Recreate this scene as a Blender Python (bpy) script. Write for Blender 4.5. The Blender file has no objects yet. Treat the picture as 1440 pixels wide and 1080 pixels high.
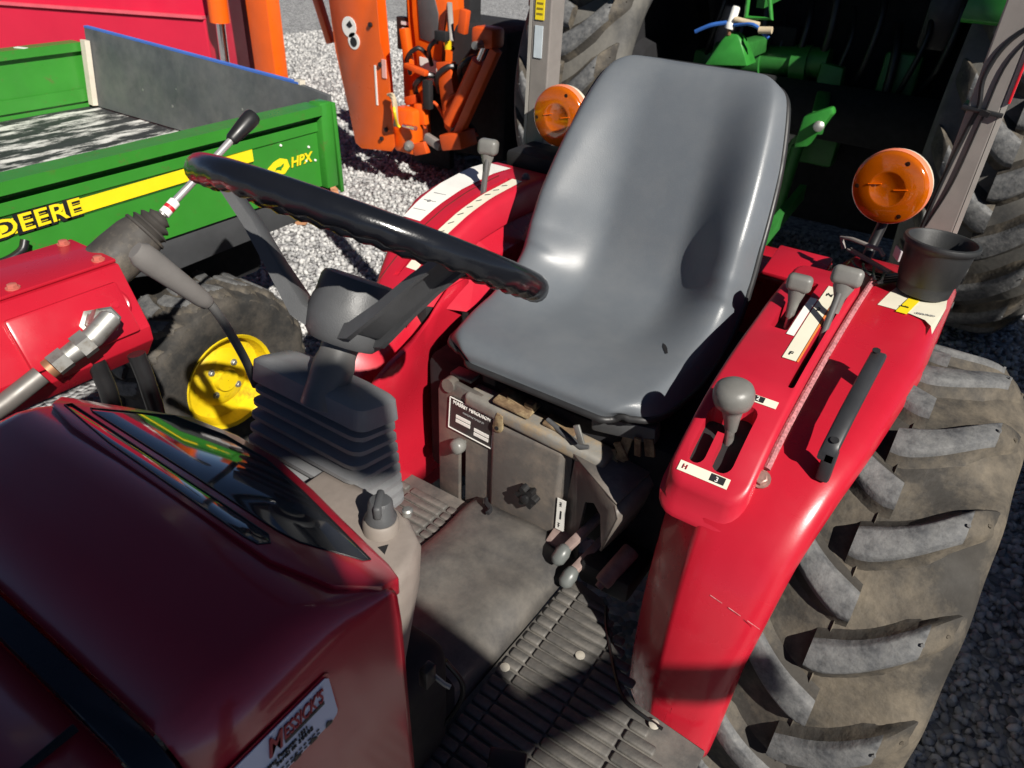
import bpy, bmesh, math, random
import numpy as np
from mathutils import Vector, Matrix
random.seed(7)
RNG = np.random.default_rng(11)
R = math.radians
V = Vector

# ------------------------------------------------------------------ camera, sky, sun, exposure
scene = bpy.context.scene
CAM = V((.535, -.880, 1.531))
YAW, PITCH, ROLL = R(32.68), R(33.30), R(2.86)
d = V((-math.sin(YAW) * math.cos(PITCH), math.cos(YAW) * math.cos(PITCH), -math.sin(PITCH)))
r = V((math.cos(YAW), math.sin(YAW), 0))
u = r.cross(d)
r2 = r * math.cos(ROLL) + u * math.sin(ROLL)
u2 = u * math.cos(ROLL) - r * math.sin(ROLL)
cam_data = bpy.data.cameras.new('camera')
cam = bpy.data.objects.new('camera', cam_data)
scene.collection.objects.link(cam)
cam.matrix_world = Matrix(((r2.x, u2.x, -d.x, CAM.x), (r2.y, u2.y, -d.y, CAM.y), (r2.z, u2.z, -d.z, CAM.z), (0, 0, 0, 1)))
cam_data.sensor_width = 36
cam_data.lens = 36 * 1032 / 1440
cam_data.clip_start = .02
cam_data.clip_end = 500
cam_data.dof.use_dof = True
cam_data.dof.focus_distance = 1.0
cam_data.dof.aperture_fstop = 11
scene.camera = cam

SUN_AZ, SUN_EL = R(-27), R(38)      # azimuth measured from +X towards +Y
sun_dir = V((math.cos(SUN_EL) * math.cos(SUN_AZ), math.cos(SUN_EL) * math.sin(SUN_AZ), math.sin(SUN_EL)))
world = bpy.data.worlds.new('World')
scene.world = world
world.use_nodes = True
wn = world.node_tree
sky = wn.nodes.new('ShaderNodeTexSky')
sky.sky_type = 'NISHITA'
sky.sun_disc = False
sky.sun_elevation = SUN_EL
sky.sun_rotation = math.pi / 2 - SUN_AZ
sky.altitude = 4000
sky.air_density = .5
sky.dust_density = .0
wn.nodes['Background'].inputs['Strength'].default_value = .05
wn.links.new(sky.outputs[0], wn.nodes['Background'].inputs['Color'])
sun_data = bpy.data.lights.new('sun', 'SUN')
sun_data.energy = 5.0
sun_data.angle = R(.53)
sun_data.color = (1.0, .95, .87)
sun = bpy.data.objects.new('sun', sun_data)
scene.collection.objects.link(sun)
sun.rotation_euler = sun_dir.to_track_quat('Z', 'Y').to_euler()
scene.view_settings.view_transform = 'Standard'
scene.view_settings.look = 'None'
scene.view_settings.exposure = 0.42
scene.view_settings.gamma = 1.0
scene.view_settings.use_curve_mapping = False
scene.cycles.max_bounces = 8

# ------------------------------------------------------------------ materials
MATS = {}
def mat(name, col, rough=.5, metal=0., var=.12, vscale=14., bump=0., bscale=160., dust=None, damt=.45, dscale=9.,
        dsharp=.12, coat=0., spec=.5, rvar=.1, stretch=None, trans=0., wear=None):
    if name in MATS: return MATS[name]
    m = bpy.data.materials.new(name); m.use_nodes = True
    nt = m.node_tree; N = nt.nodes; Lk = nt.links
    b = N['Principled BSDF']
    tc = N.new('ShaderNodeTexCoord')
    mp = N.new('ShaderNodeMapping'); Lk.new(tc.outputs['Object'], mp.inputs[0])
    if stretch: mp.inputs['Scale'].default_value = stretch
    n1 = N.new('ShaderNodeTexNoise'); n1.inputs['Scale'].default_value = vscale; n1.inputs['Detail'].default_value = 6
    n1.inputs['Roughness'].default_value = .65
    Lk.new(mp.outputs[0], n1.inputs['Vector'])
    mr = N.new('ShaderNodeMapRange'); mr.inputs[1].default_value = .3; mr.inputs[2].default_value = .7
    mr.inputs[3].default_value = 1 - var; mr.inputs[4].default_value = 1 + var
    Lk.new(n1.outputs['Fac'], mr.inputs[0])
    mul = N.new('ShaderNodeVectorMath'); mul.operation = 'SCALE'
    mul.inputs[0].default_value = col[:3]
    Lk.new(mr.outputs[0], mul.inputs['Scale'])
    out = mul.outputs[0]
    if dust:
        n2 = N.new('ShaderNodeTexNoise'); n2.inputs['Scale'].default_value = dscale; n2.inputs['Detail'].default_value = 9
        n2.inputs['Roughness'].default_value = .7
        Lk.new(mp.outputs[0], n2.inputs['Vector'])
        r1 = N.new('ShaderNodeMapRange'); c = 1 - damt
        lo = .32 + .36 * c
        r1.inputs[1].default_value = lo - dsharp / 2; r1.inputs[2].default_value = lo + dsharp / 2 + .05
        Lk.new(n2.outputs['Fac'], r1.inputs[0])
        mx = N.new('ShaderNodeMix'); mx.data_type = 'RGBA'
        Lk.new(r1.outputs[0], mx.inputs[0]); Lk.new(out, mx.inputs[6]); mx.inputs[7].default_value = (*dust[:3], 1)
        out = mx.outputs[2]
    Lk.new(out, b.inputs['Base Color'])
    rr = N.new('ShaderNodeMapRange'); rr.inputs[1].default_value = .25; rr.inputs[2].default_value = .75
    rr.inputs[3].default_value = max(.02, rough - rvar); rr.inputs[4].default_value = min(1, rough + rvar)
    n3 = N.new('ShaderNodeTexNoise'); n3.inputs['Scale'].default_value = vscale * 2.3; n3.inputs['Detail'].default_value = 7
    Lk.new(mp.outputs[0], n3.inputs['Vector']); Lk.new(n3.outputs['Fac'], rr.inputs[0])
    Lk.new(rr.outputs[0], b.inputs['Roughness'])
    b.inputs['Metallic'].default_value = metal
    b.inputs['Specular IOR Level'].default_value = spec
    if coat:
        b.inputs['Coat Weight'].default_value = coat; b.inputs['Coat Roughness'].default_value = .08
    if trans: b.inputs['Transmission Weight'].default_value = trans
    if bump:
        nb = N.new('ShaderNodeTexNoise'); nb.inputs['Scale'].default_value = bscale; nb.inputs['Detail'].default_value = 5
        Lk.new(mp.outputs[0], nb.inputs['Vector'])
        bp = N.new('ShaderNodeBump'); bp.inputs['Strength'].default_value = bump; bp.inputs['Distance'].default_value = .004
        Lk.new(nb.outputs['Fac'], bp.inputs['Height']); Lk.new(bp.outputs[0], b.inputs['Normal'])
    MATS[name] = m
    return m

RED = mat('red_paint', (.45, .011, .026), .30, var=.05, vscale=6, coat=.25, rvar=.10, bump=.015, bscale=300)
HOODRED = mat('hood_paint', (.42, .009, .026), .34, var=.05, vscale=5, coat=1., rvar=.06, spec=.6)
HOODRED.node_tree.nodes['Principled BSDF'].inputs['Coat Roughness'].default_value = .14
CONRED = mat('console_plastic', (.47, .013, .032), .40, var=.06, vscale=9, bump=.05, bscale=900)
BLACK = mat('black_plastic', (.013, .013, .014), .38, var=.2, vscale=20)
BLACKMAT = mat('black_matte', (.010, .010, .011), .75, var=.3)
VOID = mat('dark_steel_and_shade', (.008, .008, .010), .9, var=.3)  # near-black, also paints deep shade into background castings and wheel rims
RIMBLK = mat('wheel_rim_black', (.008, .009, .012), .18, var=.15, bump=.05, bscale=500, rvar=.08)
GREYPL = mat('grey_plastic', (.075, .077, .080), .5, var=.12, vscale=18, bump=.12, bscale=700)
COLGREY = mat('column_grey', (.10, .098, .095), .45, var=.15)
BOOT = mat('boot_rubber', (.185, .188, .193), .6, var=.1, vscale=20, bump=.08, bscale=400)
PANEL = mat('panel_grey', (.105, .096, .088), .42, var=.18, vscale=10, dust=(.20, .165, .135), damt=.3, dscale=14, dsharp=.25, bump=.08)
LEDGE = mat('worn_ledge', (.21, .20, .18), .5, var=.2, vscale=20, dust=(.34, .23, .11), damt=.30, dscale=18, dsharp=.2, bump=.1)
COVER = mat('cover_taupe', (.235, .20, .175), .55, var=.12, vscale=25, bump=.08)
SEAT = mat('seat_vinyl', (.118, .132, .148), .40, var=.06, vscale=3.5, bump=.10, bscale=520, rvar=.10, dust=(.155, .165, .175), damt=.16, dscale=9, dsharp=.4)
SEATEDGE = mat('seat_edge', (.02, .02, .021), .5, var=.2)
MATGREY = mat('floor_mat', (.060, .058, .057), .5, var=.25, vscale=9, dust=(.175, .160, .140), damt=.42, dscale=8, dsharp=.32, bump=.10, bscale=90)
PLATE = mat('foot_plate', (.078, .076, .072), .6, var=.25, vscale=14, dust=(.185, .168, .146), damt=.38, dscale=13, dsharp=.3, bump=.15)
KNOB = mat('knob_grey', (.165, .162, .150), .38, var=.1, vscale=30, bump=.05, bscale=400)
STEEL = mat('zinc_steel', (.36, .36, .34), .48, metal=.75, var=.15, dust=(.2, .17, .13), damt=.3, dscale=40)
CHROME = mat('chrome_rod', (.8, .8, .8), .12, metal=1., var=.05)
RUST = mat('rusty_steel', (.17, .11, .06), .75, var=.4, vscale=60, dust=(.30, .235, .13), damt=.42, dscale=30, bump=.25)
TYRE = mat('tyre_rubber', (.036, .032, .027), .8, var=.45, vscale=9, dust=(.175, .145, .105), damt=.36, dscale=6, dsharp=.2, bump=.5, bscale=70)
LUG = mat('lug_rubber', (.062, .064, .068), .75, var=.4, vscale=60, dust=(.175, .174, .17), damt=.5, dscale=46, dsharp=.3, bump=.35, bscale=120)
TYRE2 = mat('dusty_tyre', (.05, .05, .05), .85, var=.3, vscale=6, dust=(.17, .16, .14), damt=.5, dscale=4, dsharp=.3, bump=.25, bscale=60)
AMBER = mat('amber_lens', (.66, .135, .001), .12, var=.12, vscale=24, coat=.6, trans=.35)
AMBER2 = mat('amber_lens_core', (.80, .13, .0), .2, var=.1, vscale=60)
ORANGERIM = mat('lamp_bezel', (.78, .22, .12), .35, var=.08)
WHITE = mat('white_label', (.80, .79, .74), .45, var=.05)
CREAM = mat('cream_label', (.74, .70, .56), .5, var=.06)
YELLOW = mat('yellow_decal', (.86, .66, .015), .4, var=.05)
INK = mat('black_ink', (.012, .012, .014), .5, var=.05)
INKRED = mat('red_ink', (.33, .01, .025), .5, var=.05)
INKGREY = mat('grey_ink', (.25, .25, .25), .5)
BLUE = mat('blue_ink', (.03, .12, .42), .5)
GREEN = mat('deere_green', (.035, .22, .025), .35, var=.08, vscale=8, coat=.2, dust=(.12, .10, .04), damt=.07, dscale=25)
GREEN2 = mat('cast_green', (.03, .22, .03), .4, var=.15, vscale=20)
DKGREEN = mat('green_casting', (.028, .17, .03), .45, var=.2)
RIMYEL = mat('rim_yellow', (.70, .50, .008), .4, var=.12, dust=(.25, .17, .02), damt=.2, dscale=14)
BEDMAT = mat('bed_floor', (.03, .032, .035), .65, var=.3, vscale=20, dust=(.70, .69, .66), damt=.44, dscale=5, dsharp=.05, stretch=(3, .9, 1))
PLY = mat('black_plywood', (.075, .08, .085), .55, var=.25, vscale=7, dust=(.16, .16, .155), damt=.3, dscale=9, dsharp=.4)
PLYBLUE = mat('ply_edge_blue', (.06, .16, .55), .6, var=.1)
WOOD = mat('pale_wood', (.62, .56, .46), .7, var=.1)
SKIRT = mat('skirt_plastic', (.055, .057, .061), .55, var=.15)
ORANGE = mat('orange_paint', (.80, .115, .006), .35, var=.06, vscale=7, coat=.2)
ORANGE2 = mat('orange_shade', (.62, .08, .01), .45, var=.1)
CRIMSON = mat('crimson_paint', (.50, .012, .04), .4, var=.06, vscale=2.2)
ROPSM = mat('rops_paint', (.22, .20, .185), .5, var=.1, vscale=20)
GLASS = mat('dash_lens', (.03, .031, .033), .06, var=.2, coat=1.0, rvar=.015, spec=.9)
BRAID = mat('braided_strip', (.42, .16, .17), .8, var=.55, vscale=190, bump=.5, bscale=300)
TRAILER = mat('shade_trailer', (.14, .14, .145), .6, var=.15)
WHEELGREY = mat('wheel_grey', (.18, .18, .18), .6, var=.15)
BAMB = mat('tan_hose', (.55, .45, .30), .6, var=.2)

# ------------------------------------------------------------------ mesh helpers
COL = scene.collection
class MB:
    def __init__(s): s.bm = bmesh.new()
    def add(s, verts, faces):
        vs = [s.bm.verts.new(v) for v in verts]
        for f in faces:
            try: s.bm.faces.new([vs[i] for i in f])
            except ValueError: pass
        return vs
    def box(s, c, size, rot=None, bev=0, seg=2):
        m = Matrix.Translation(V(c))
        if rot is not None: m = m @ rot.to_4x4()
        m = m @ Matrix.Diagonal((*size, 1))
        g = bmesh.ops.create_cube(s.bm, size=1, matrix=m)
        if bev:
            es = list({e for v in g['verts'] for e in v.link_edges})
            bmesh.ops.bevel(s.bm, geom=es, offset=bev, segments=seg, profile=.5, affect='EDGES')
        return s
    def bar(s, p0, p1, w, h, up=(0, 0, 1), bev=0, seg=2):
        p0, p1 = V(p0), V(p1); x = (p1 - p0); L = x.length; x.normalize()
        y = V(up).cross(x)
        if y.length < 1e-4: y = V((0, 1, 0)).cross(x)
        y.normalize(); z = x.cross(y)
        rot = Matrix((x, y, z)).transposed()
        return s.box((p0 + p1) / 2, (L, w, h), rot, bev, seg)
    def tube(s, path, rad, n=12, cap=True, flat=None):
        P = [V(p) for p in path]; k = len(P)
        rad = rad if isinstance(rad, (list, tuple)) else [rad] * k
        t0 = (P[1] - P[0]).normalized()
        a = t0.orthogonal().normalized(); rings = []
        for i in range(k):
            t = (P[min(i + 1, k - 1)] - P[max(i - 1, 0)]).normalized()
            a = (a - t * a.dot(t)).normalized(); b = t.cross(a)
            rings.append([P[i] + (a * math.cos(2 * math.pi * j / n) + b * math.sin(2 * math.pi * j / n)) * rad[i] for j in range(n)])
        return s.loft(rings, cap=cap)
    def loft(s, rings, closed=True, cap=True, wrap=False):
        n = len(rings[0]); vs = []
        for rg in rings: vs += [tuple(p) for p in rg]
        fs = []; k = len(rings)
        for i in range(k if wrap else k - 1):
            i2 = (i + 1) % k
            for j in range(n if closed else n - 1):
                j2 = (j + 1) % n
                fs.append((i * n + j, i * n + j2, i2 * n + j2, i2 * n + j))
        if cap and not wrap and closed:
            fs.append(tuple(reversed(range(n)))); fs.append(tuple((k - 1) * n + j for j in range(n)))
        s.add(vs, fs); return s
    def lathe(s, prof, o, axis, n=32, cap=True):
        ax = V(axis).normalized(); a = ax.orthogonal().normalized(); b = ax.cross(a); o = V(o)
        rings = [[o + ax * h + (a * math.cos(2 * math.pi * j / n) + b * math.sin(2 * math.pi * j / n)) * max(rr, 1e-4) for j in range(n)] for rr, h in prof]
        return s.loft(rings, cap=cap)
    def prism(s, poly, vec, bev=0):
        vec = V(vec); n = len(poly); P = [V(p) for p in poly]
        vs = s.add([*P, *[p + vec for p in P]], [tuple(range(n)), tuple(reversed(range(n, 2 * n)))] +
              [(i, n + i, n + (i + 1) % n, (i + 1) % n) for i in range(n)])
        if bev:
            es = list({e for v in vs for e in v.link_edges})
            bmesh.ops.bevel(s.bm, geom=es, offset=bev, segments=2, profile=.5, affect='EDGES')
        return s
    def build(s, name, m, parent=None, smooth=38, solid=0, bev=0, sub=0):
        bm = s.bm
        bmesh.ops.recalc_face_normals(bm, faces=bm.faces)
        if bev:
            es = [e for e in bm.edges if len(e.link_faces) == 2 and e.calc_face_angle(0) > R(30)]
            bmesh.ops.bevel(bm, geom=es, offset=bev, segments=2, profile=.5, affect='EDGES')
        for f in bm.faces: f.smooth = smooth > 0
        if smooth:
            for e in bm.edges:
                if len(e.link_faces) == 2 and e.calc_face_angle(0) > R(smooth): e.smooth = False
        me = bpy.data.meshes.new(name); bm.to_mesh(me); bm.free()
        me.materials.append(m)
        o = bpy.data.objects.new(name, me); COL.objects.link(o)
        if parent: o.parent = parent
        if solid:
            md = o.modifiers.new('solid', 'SOLIDIFY'); md.thickness = solid; md.offset = -1
        if sub:
            md = o.modifiers.new('sub', 'SUBSURF'); md.levels = sub; md.render_levels = sub
        return o

def tag(o, label, cat, group=None, kind=None):
    if label: o['label'] = label
    if cat: o['category'] = cat
    if group: o['group'] = group
    if kind: o['kind'] = kind
    return o
def empty(name, loc=(0, 0, 0)):
    o = bpy.data.objects.new(name, None); COL.objects.link(o); o.location = loc; o.empty_display_size = .1
    return o
def kid(src, parent, loc=None, rot=None, name=None):
    c = src.copy(); COL.objects.link(c); c.parent = parent
    if loc is not None: c.location = loc
    if rot is not None: c.rotation_euler = rot
    return c
def under(root, o):       # parent a mesh built in world coordinates under a root placed elsewhere
    o.parent = root; o.matrix_parent_inverse = Matrix.Translation(-root.location); return o
def cut(o, cutters):
    """boolean the cutter meshes out of o, apply, remove the cutters"""
    obs = []
    for c in cutters:
        co = c.build('cutter', VOID, None, 0)
        md = o.modifiers.new('cut', 'BOOLEAN'); md.operation = 'DIFFERENCE'; md.solver = 'EXACT'; md.object = co
        obs.append(co)
    bpy.context.view_layer.update()
    dg = bpy.context.evaluated_depsgraph_get()
    me = bpy.data.meshes.new_from_object(o.evaluated_get(dg))
    o.modifiers.clear(); old = o.data; o.data = me
    for co in obs: bpy.data.objects.remove(co)
    return o
def text(name, s, o, xd, yd, height, m, parent, width=None, align='LEFT', shear=0., thick=.0004, bold=0.):
    cu = bpy.data.curves.new('lettering', 'FONT'); cu.body = s; cu.size = 1; cu.align_x = align
    cu.extrude = thick / max(height, 1e-4); cu.offset = bold; cu.shear = shear; cu.resolution_u = 3
    t = bpy.data.objects.new('lettering', cu); COL.objects.link(t)
    bpy.context.view_layer.update()
    me = bpy.data.meshes.new_from_object(t.evaluated_get(bpy.context.evaluated_depsgraph_get()))
    bpy.data.objects.remove(t)
    co = np.empty(len(me.vertices) * 3); me.vertices.foreach_get('co', co); co = co.reshape(-1, 3)
    sx = sy = height / .72
    if width: sx = width / max(1e-6, co[:, 0].max() - co[:, 0].min())
    xd, yd = V(xd).normalized(), V(yd).normalized(); zd = xd.cross(yd).normalized(); o = V(o)
    A = np.array([xd[:], yd[:], zd[:]])
    new = (co * np.array([sx, sy, sy])) @ A + np.array(o[:])
    me.vertices.foreach_set('co', new.astype(np.float32).ravel())
    me.materials.clear(); me.materials.append(m); me.name = name
    ob = bpy.data.objects.new(name, me); COL.objects.link(ob); ob.parent = parent
    return ob
def lerp(x, pts):
    return float(np.interp(x, [p[0] for p in pts], [p[1] for p in pts]))
def spline(pts, n):
    """Catmull-Rom through pts"""
    P = [np.array(p, float) for p in pts]; P = [2 * P[0] - P[1]] + P + [2 * P[-1] - P[-2]]
    out = []
    for i in range(1, len(P) - 2):
        for k in range(n):
            t = k / n; a, b, c, e = P[i - 1:i + 3]
            out.append(.5 * (2 * b + (c - a) * t + (2 * a - 5 * b + 4 * c - e) * t * t + (3 * b - a - 3 * c + e) * t ** 3))
    out.append(P[-2]); return out
def hexbolt(mb, o, axis, rr=.008, h=.006):
    ax = V(axis).normalized()
    mb.lathe([(rr * 1.35, 0), (rr * 1.35, h * .25)], o, ax, 14)
    mb.lathe([(rr, h * .25), (rr, h), (rr * .8, h * 1.15)], o, ax, 6)
    return mb

# ------------------------------------------------------------------ the setting: ground
mg = mat('gravel_base', (.33, .325, .315), .9, var=.3, vscale=30)
nt = mg.node_tree; N = nt.nodes
b = N['Principled BSDF']
tc = N.new('ShaderNodeTexCoord')
vo = N.new('ShaderNodeTexVoronoi'); vo.inputs['Scale'].default_value = 42; vo.inputs['Randomness'].default_value = 1
nt.links.new(tc.outputs['Object'], vo.inputs['Vector'])
rmp = N.new('ShaderNodeMapRange'); rmp.inputs[3].default_value = .13; rmp.inputs[4].default_value = .46
sp = N.new('ShaderNodeSeparateColor'); nt.links.new(vo.outputs['Color'], sp.inputs[0]); nt.links.new(sp.outputs[0], rmp.inputs[0])
cmb = N.new('ShaderNodeCombineColor')
for i in range(3): nt.links.new(rmp.outputs[0], cmb.inputs[i])
nt.links.new(cmb.outputs[0], b.inputs['Base Color'])
bp = N.new('ShaderNodeBump'); bp.inputs['Strength'].default_value = 1; bp.inputs['Distance'].default_value = .02; bp.invert = True
nt.links.new(vo.outputs['Distance'], bp.inputs['Height']); nt.links.new(bp.outputs[0], b.inputs['Normal'])
mb = MB(); mb.add([(-300, -300, 0), (300, -300, 0), (300, 300, 0), (-300, 300, 0)], [(0, 1, 2, 3)])
ground = mb.build('gravel_ground', mg, None, 0); ground['kind'] = 'structure'

def stones(name, regions, label):
    ico_v = []; t = (1 + 5 ** .5) / 2
    for a in (-1, 1):
        for c in (-t, t): ico_v += [(a, c, 0), (0, a, c), (c, 0, a)]
    iv = np.array(ico_v, float); iv /= np.linalg.norm(iv[0])
    bm = bmesh.new(); vv = [bm.verts.new(v) for v in iv]
    hull = bmesh.ops.convex_hull(bm, input=vv); bm.verts.index_update()
    F = np.array([[v.index for v in f.verts] for f in bm.faces]); bm.free()
    allv = []; allf = []; off = 0; cols = []
    for (x0, x1, y0, y1, n, s0, s1) in regions:
        for _ in range(n):
            s = RNG.uniform(s0, s1) * .5
            sc = s * RNG.uniform(.65, 1.3, 3) * np.array([1, 1, .75])
            v = iv * RNG.uniform(.78, 1.18, (12, 1)) * sc
            q = RNG.normal(size=(3, 3)); q, _ = np.linalg.qr(q)
            v = v @ q + np.array([RNG.uniform(x0, x1), RNG.uniform(y0, y1), s * RNG.uniform(.15, .7)])
            allv.append(v); allf.append(F + off); off += 12
    va = np.concatenate(allv).astype(np.float32); fa = np.concatenate(allf).astype(np.int32)
    me = bpy.data.meshes.new(name)
    me.vertices.add(len(va)); me.vertices.foreach_set('co', va.ravel())
    me.loops.add(fa.size); me.loops.foreach_set('vertex_index', fa.ravel())
    me.polygons.add(len(fa)); me.polygons.foreach_set('loop_start', np.arange(0, fa.size, 3, dtype=np.int32))
    me.update(calc_edges=True); me.validate()
    ms = bpy.data.materials.new('gravel_stone'); ms.use_nodes = True
    n_ = ms.node_tree.nodes; bb = n_['Principled BSDF']; bb.inputs['Roughness'].default_value = .85
    ge = n_.new('ShaderNodeNewGeometry'); rp = n_.new('ShaderNodeValToRGB')
    rp.color_ramp.elements[0].color = (.25, .25, .255, 1); rp.color_ramp.elements[1].color = (.56, .555, .54, 1)
    e = rp.color_ramp.elements.new(.5); e.color = (.40, .397, .39, 1)
    ms.node_tree.links.new(ge.outputs['Random Per Island'], rp.inputs[0]); ms.node_tree.links.new(rp.outputs[0], bb.inputs['Base Color'])
    me.materials.append(ms)
    o = bpy.data.objects.new(name, me); COL.objects.link(o)
    return tag(o, label, 'gravel', kind='stuff')
stones('gravel', [(.62, 1.9, -.5, 1.6, 9000, .014, .032), (.6, 2.2, 1.6, 4.6, 7000, .016, .034),
                  (-2.9, -.75, .5, 3.6, 13000, .015, .034), (-7.5, -2.9, 2.0, 8.0, 17000, .022, .045), (-1., .6, 1.0, 3.4, 5000, .015, .03)],
       'loose crushed grey stone spread under all the machines')

# ------------------------------------------------------------------ big red tractor
TR = empty('red_tractor')
tag(TR, 'red compact tractor with grey bucket seat, black steering wheel and amber lamps on its fenders', 'tractor')

# fender profile (y, z)
FP = [(-.185, .44), (-.175, .52), (-.15, .66), (-.09, .80), (0, .885), (.12, .93), (.3, .96), (.5, .97), (.72, .945), (.84, .86), (.9, .72)]
FS = spline(FP, 7)
def fz(y):
    ys = [p[0] for p in FS]; zs = [p[1] for p in FS]
    return float(np.interp(y, ys, zs))
def fender(side):
    rings = []
    for i, p in enumerate(FS):
        q0, q1 = FS[max(i - 1, 0)], FS[min(i + 1, len(FS) - 1)]
        t = np.array([q1[0] - q0[0], q1[1] - q0[1]]); t /= np.linalg.norm(t); n = np.array([-t[1], t[0]])
        y = p[0]; zz = p[1]
        frac = i / (len(FS) - 1)
        xi = lerp(frac, [(0, .328), (.18, .315), (.35, .302), (1, .302)])
        xo = lerp(frac, [(0, .466), (.18, .472), (.3, .488), (.42, .510), (.6, .543), (1, .548)])
        if side < 0: zz -= .065 * math.exp(-((y - .07) / .12) ** 2)
        if side < 0: xi = .302; xo = lerp(y, [(-.185, .405), (-.05, .405), (.05, .41), (.15, .43), (.3, .50), (.5, .548)]) if i < len(FS) * .8 else .548
        xi -= .022 if side > 0 else 0
        cs = [(xi, .36), (xi, .12), (xi, .078), (xi + .003, .071), (xi + .062, .007), (xi + .068, .002), (xi + .074, .0003),
              (max(xi + .078, min(xi + .10, xo - .04)), 0), (max(xi + .080, xo - .07), 0), (max(xi + .082, xo - .036), .0015), (xo - .018, .006), (xo - .007, .013), (xo - .001, .024), (xo, .034), (xo - .006, .037)]
        rings.append([(side * x, y - n[0] * dd, zz - n[1] * dd) for x, dd in cs])
    m = MB(); m.loft(rings, closed=False, cap=False)
    return m.build('fender', RED, TR, 50, solid=.004)
fL = fender(1); fR = fender(-1)
def fpoint(x, y, off=.001):
    i = min(range(len(FS)), key=lambda k: abs(FS[k][0] - y)); q0, q1 = FS[max(i - 1, 0)], FS[min(i + 1, len(FS) - 1)]
    t = np.array([q1[0] - q0[0], q1[1] - q0[1]]); t /= np.linalg.norm(t)
    return V((x, y - t[1] * off, fz(y) + t[0] * off))
m = MB()
for k in range(8):
    a_, b_ = fpoint(.40 + .0095 * k, -.126 - .0006 * k), fpoint(.409 + .0095 * k, -.1266 - .0006 * k)
    if k in (2, 5): continue
    m.bar(a_, b_, .0005 if k % 3 else .0009, .0004)
m.build('paint_scratch', mat('bare_scratch', (.62, .30, .30), .6), fL, 0)

# --- tyres with lugs
def make_lug(Rr, half, hgt, side, w, sweep, drop):
    m = MB(); secs = []
    K = 12
    for k in range(K + 1):
        s = k / K
        x = -.016 + s * (half + .020)
        a = sweep * (s ** 1.3) - .012 * math.sin(s * math.pi * 1.5)
        ww = w * (1 - .06 * math.sin(s * 3.1)) * (.8 if k == 0 else (.94 if k == 1 else 1))
        hh = hgt * (1 - .42 * max(0, (s - .5) / .5) ** 1.3)
        base = Rr - .012 - drop * max(0, s - .6) ** 1.4 * 4
        top = Rr + hh - drop * max(0, s - .72) ** 1.4 * 5
        sec = []
        for (du, rr) in ((-1.25, base + .006), (-.92, Rr - drop * max(0, s - .6) ** 1.4 * 4 + hh * .12), (-.70, top - hh * .45), (-.56, top - hh * .08), (-.46, top), (.46, top), (.56, top - hh * .08), (.70, top - hh * .45), (.92, Rr - drop * max(0, s - .6) ** 1.4 * 4 + hh * .12), (1.25, base + .006)):
            ang = a + du * ww / Rr
            sec.append((side * x, rr * math.sin(ang), rr * math.cos(ang)))
        secs.append(sec)
    m.loft(secs, closed=True, cap=True)
    for s in (.74, .90):
        x = -.016 + s * (half + .020); a = sweep * (s ** 1.3)
        hh = hgt * (1 - .42 * max(0, (s - .5) / .5) ** 1.3); top = Rr + hh - drop * max(0, s - .72) ** 1.4 * 5
        m.lathe([(.003, -.004), (.0026, .003)], (side * x, top * math.sin(a), top * math.cos(a)), (0, math.sin(a), math.cos(a)), 7)
    o = m.build('lug', LUG, None, 40)
    o.data.materials.append(TYRE)
    for p_ in o.data.polygons:
        rads = [math.hypot(o.data.vertices[i].co.y, o.data.vertices[i].co.z) - Rr for i in p_.vertices]
        if min(rads) < hgt * .35: p_.material_index = 1
    return o
def tyre(root, name, c, Rr, half, hgt, count, m, rimcol, lugs=True, w=.042, sweep=.22, hub=True, drop=.05, sh=.30):
    t = MB()
    pr = []
    for k in range(-14, 15):
        s = k / 14; x = half * s
        rr = Rr - .10 * Rr * max(0, abs(s) - .62) ** 1.6 * 1.2 - .012 * s * s
        pr.append((rr, x))
    side_h = Rr * sh
    pre = [(Rr - side_h, -half * .82), (Rr - side_h * .85, -half * .95), (Rr - side_h * .55, -half * 1.06), (Rr - side_h * .28, -half * 1.06)]
    prof = pre + pr + [(a, -b_) for a, b_ in reversed(pre)]
    prof = [(a, b_) for a, b_ in prof]
    t.lathe(prof, (0, 0, 0), (1, 0, 0), 136, cap=False)
    if lugs and Rr < .6:
        for v in t.bm.verts:
            ang = math.atan2(v.co.y, v.co.z); q = math.hypot(v.co.y, v.co.z)
            if q > Rr * .86:
                sd = 1 if v.co.x > 0 else -1; s_ = min(1, abs(v.co.x) / half)
                ph = (ang - sweep * s_ ** 1.3 + (0 if sd > 0 else math.pi / count)) * count
                k = 1 + .0075 * (math.cos(ph)) * s_ ** .7 / Rr
                v.co.y *= k; v.co.z *= k
    w_ = t.build(name, m, root, 60); w_.location = V(c) - root.location
    if lugs:
        A = make_lug(Rr, half, hgt, 1, w, sweep, drop); B = make_lug(Rr, half, hgt, -1, w, sweep, drop)
        for o_ in (A, B): o_.parent = w_
        for i in range(count):
            for sidx, src in enumerate((A, B)):
                ang = -2 * math.pi * (i + .5 * sidx) / count
                if i == 0: src.rotation_euler = (ang, 0, 0)
                else: kid(src, w_, rot=(ang, 0, 0))
    if hub:
        h = MB(); r0 = Rr - side_h
        h.lathe([(r0 * 1.02, half * .86), (r0 * .98, half * .80), (r0 * .90, half * .72), (r0 * .86, half * .3), (r0 * .4, half * .22), (r0 * .36, half * .45), (.02, half * .46)], (0, 0, 0), (1, 0, 0), 40, cap=False)
        h.lathe([(r0 * 1.02, -half * .86), (r0 * .98, -half * .80), (r0 * .88, -half * .7), (r0 * .86, half * .25)], (0, 0, 0), (1, 0, 0), 40, cap=False)
        ho = h.build('rim', rimcol, w_, 40)
    return w_
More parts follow.
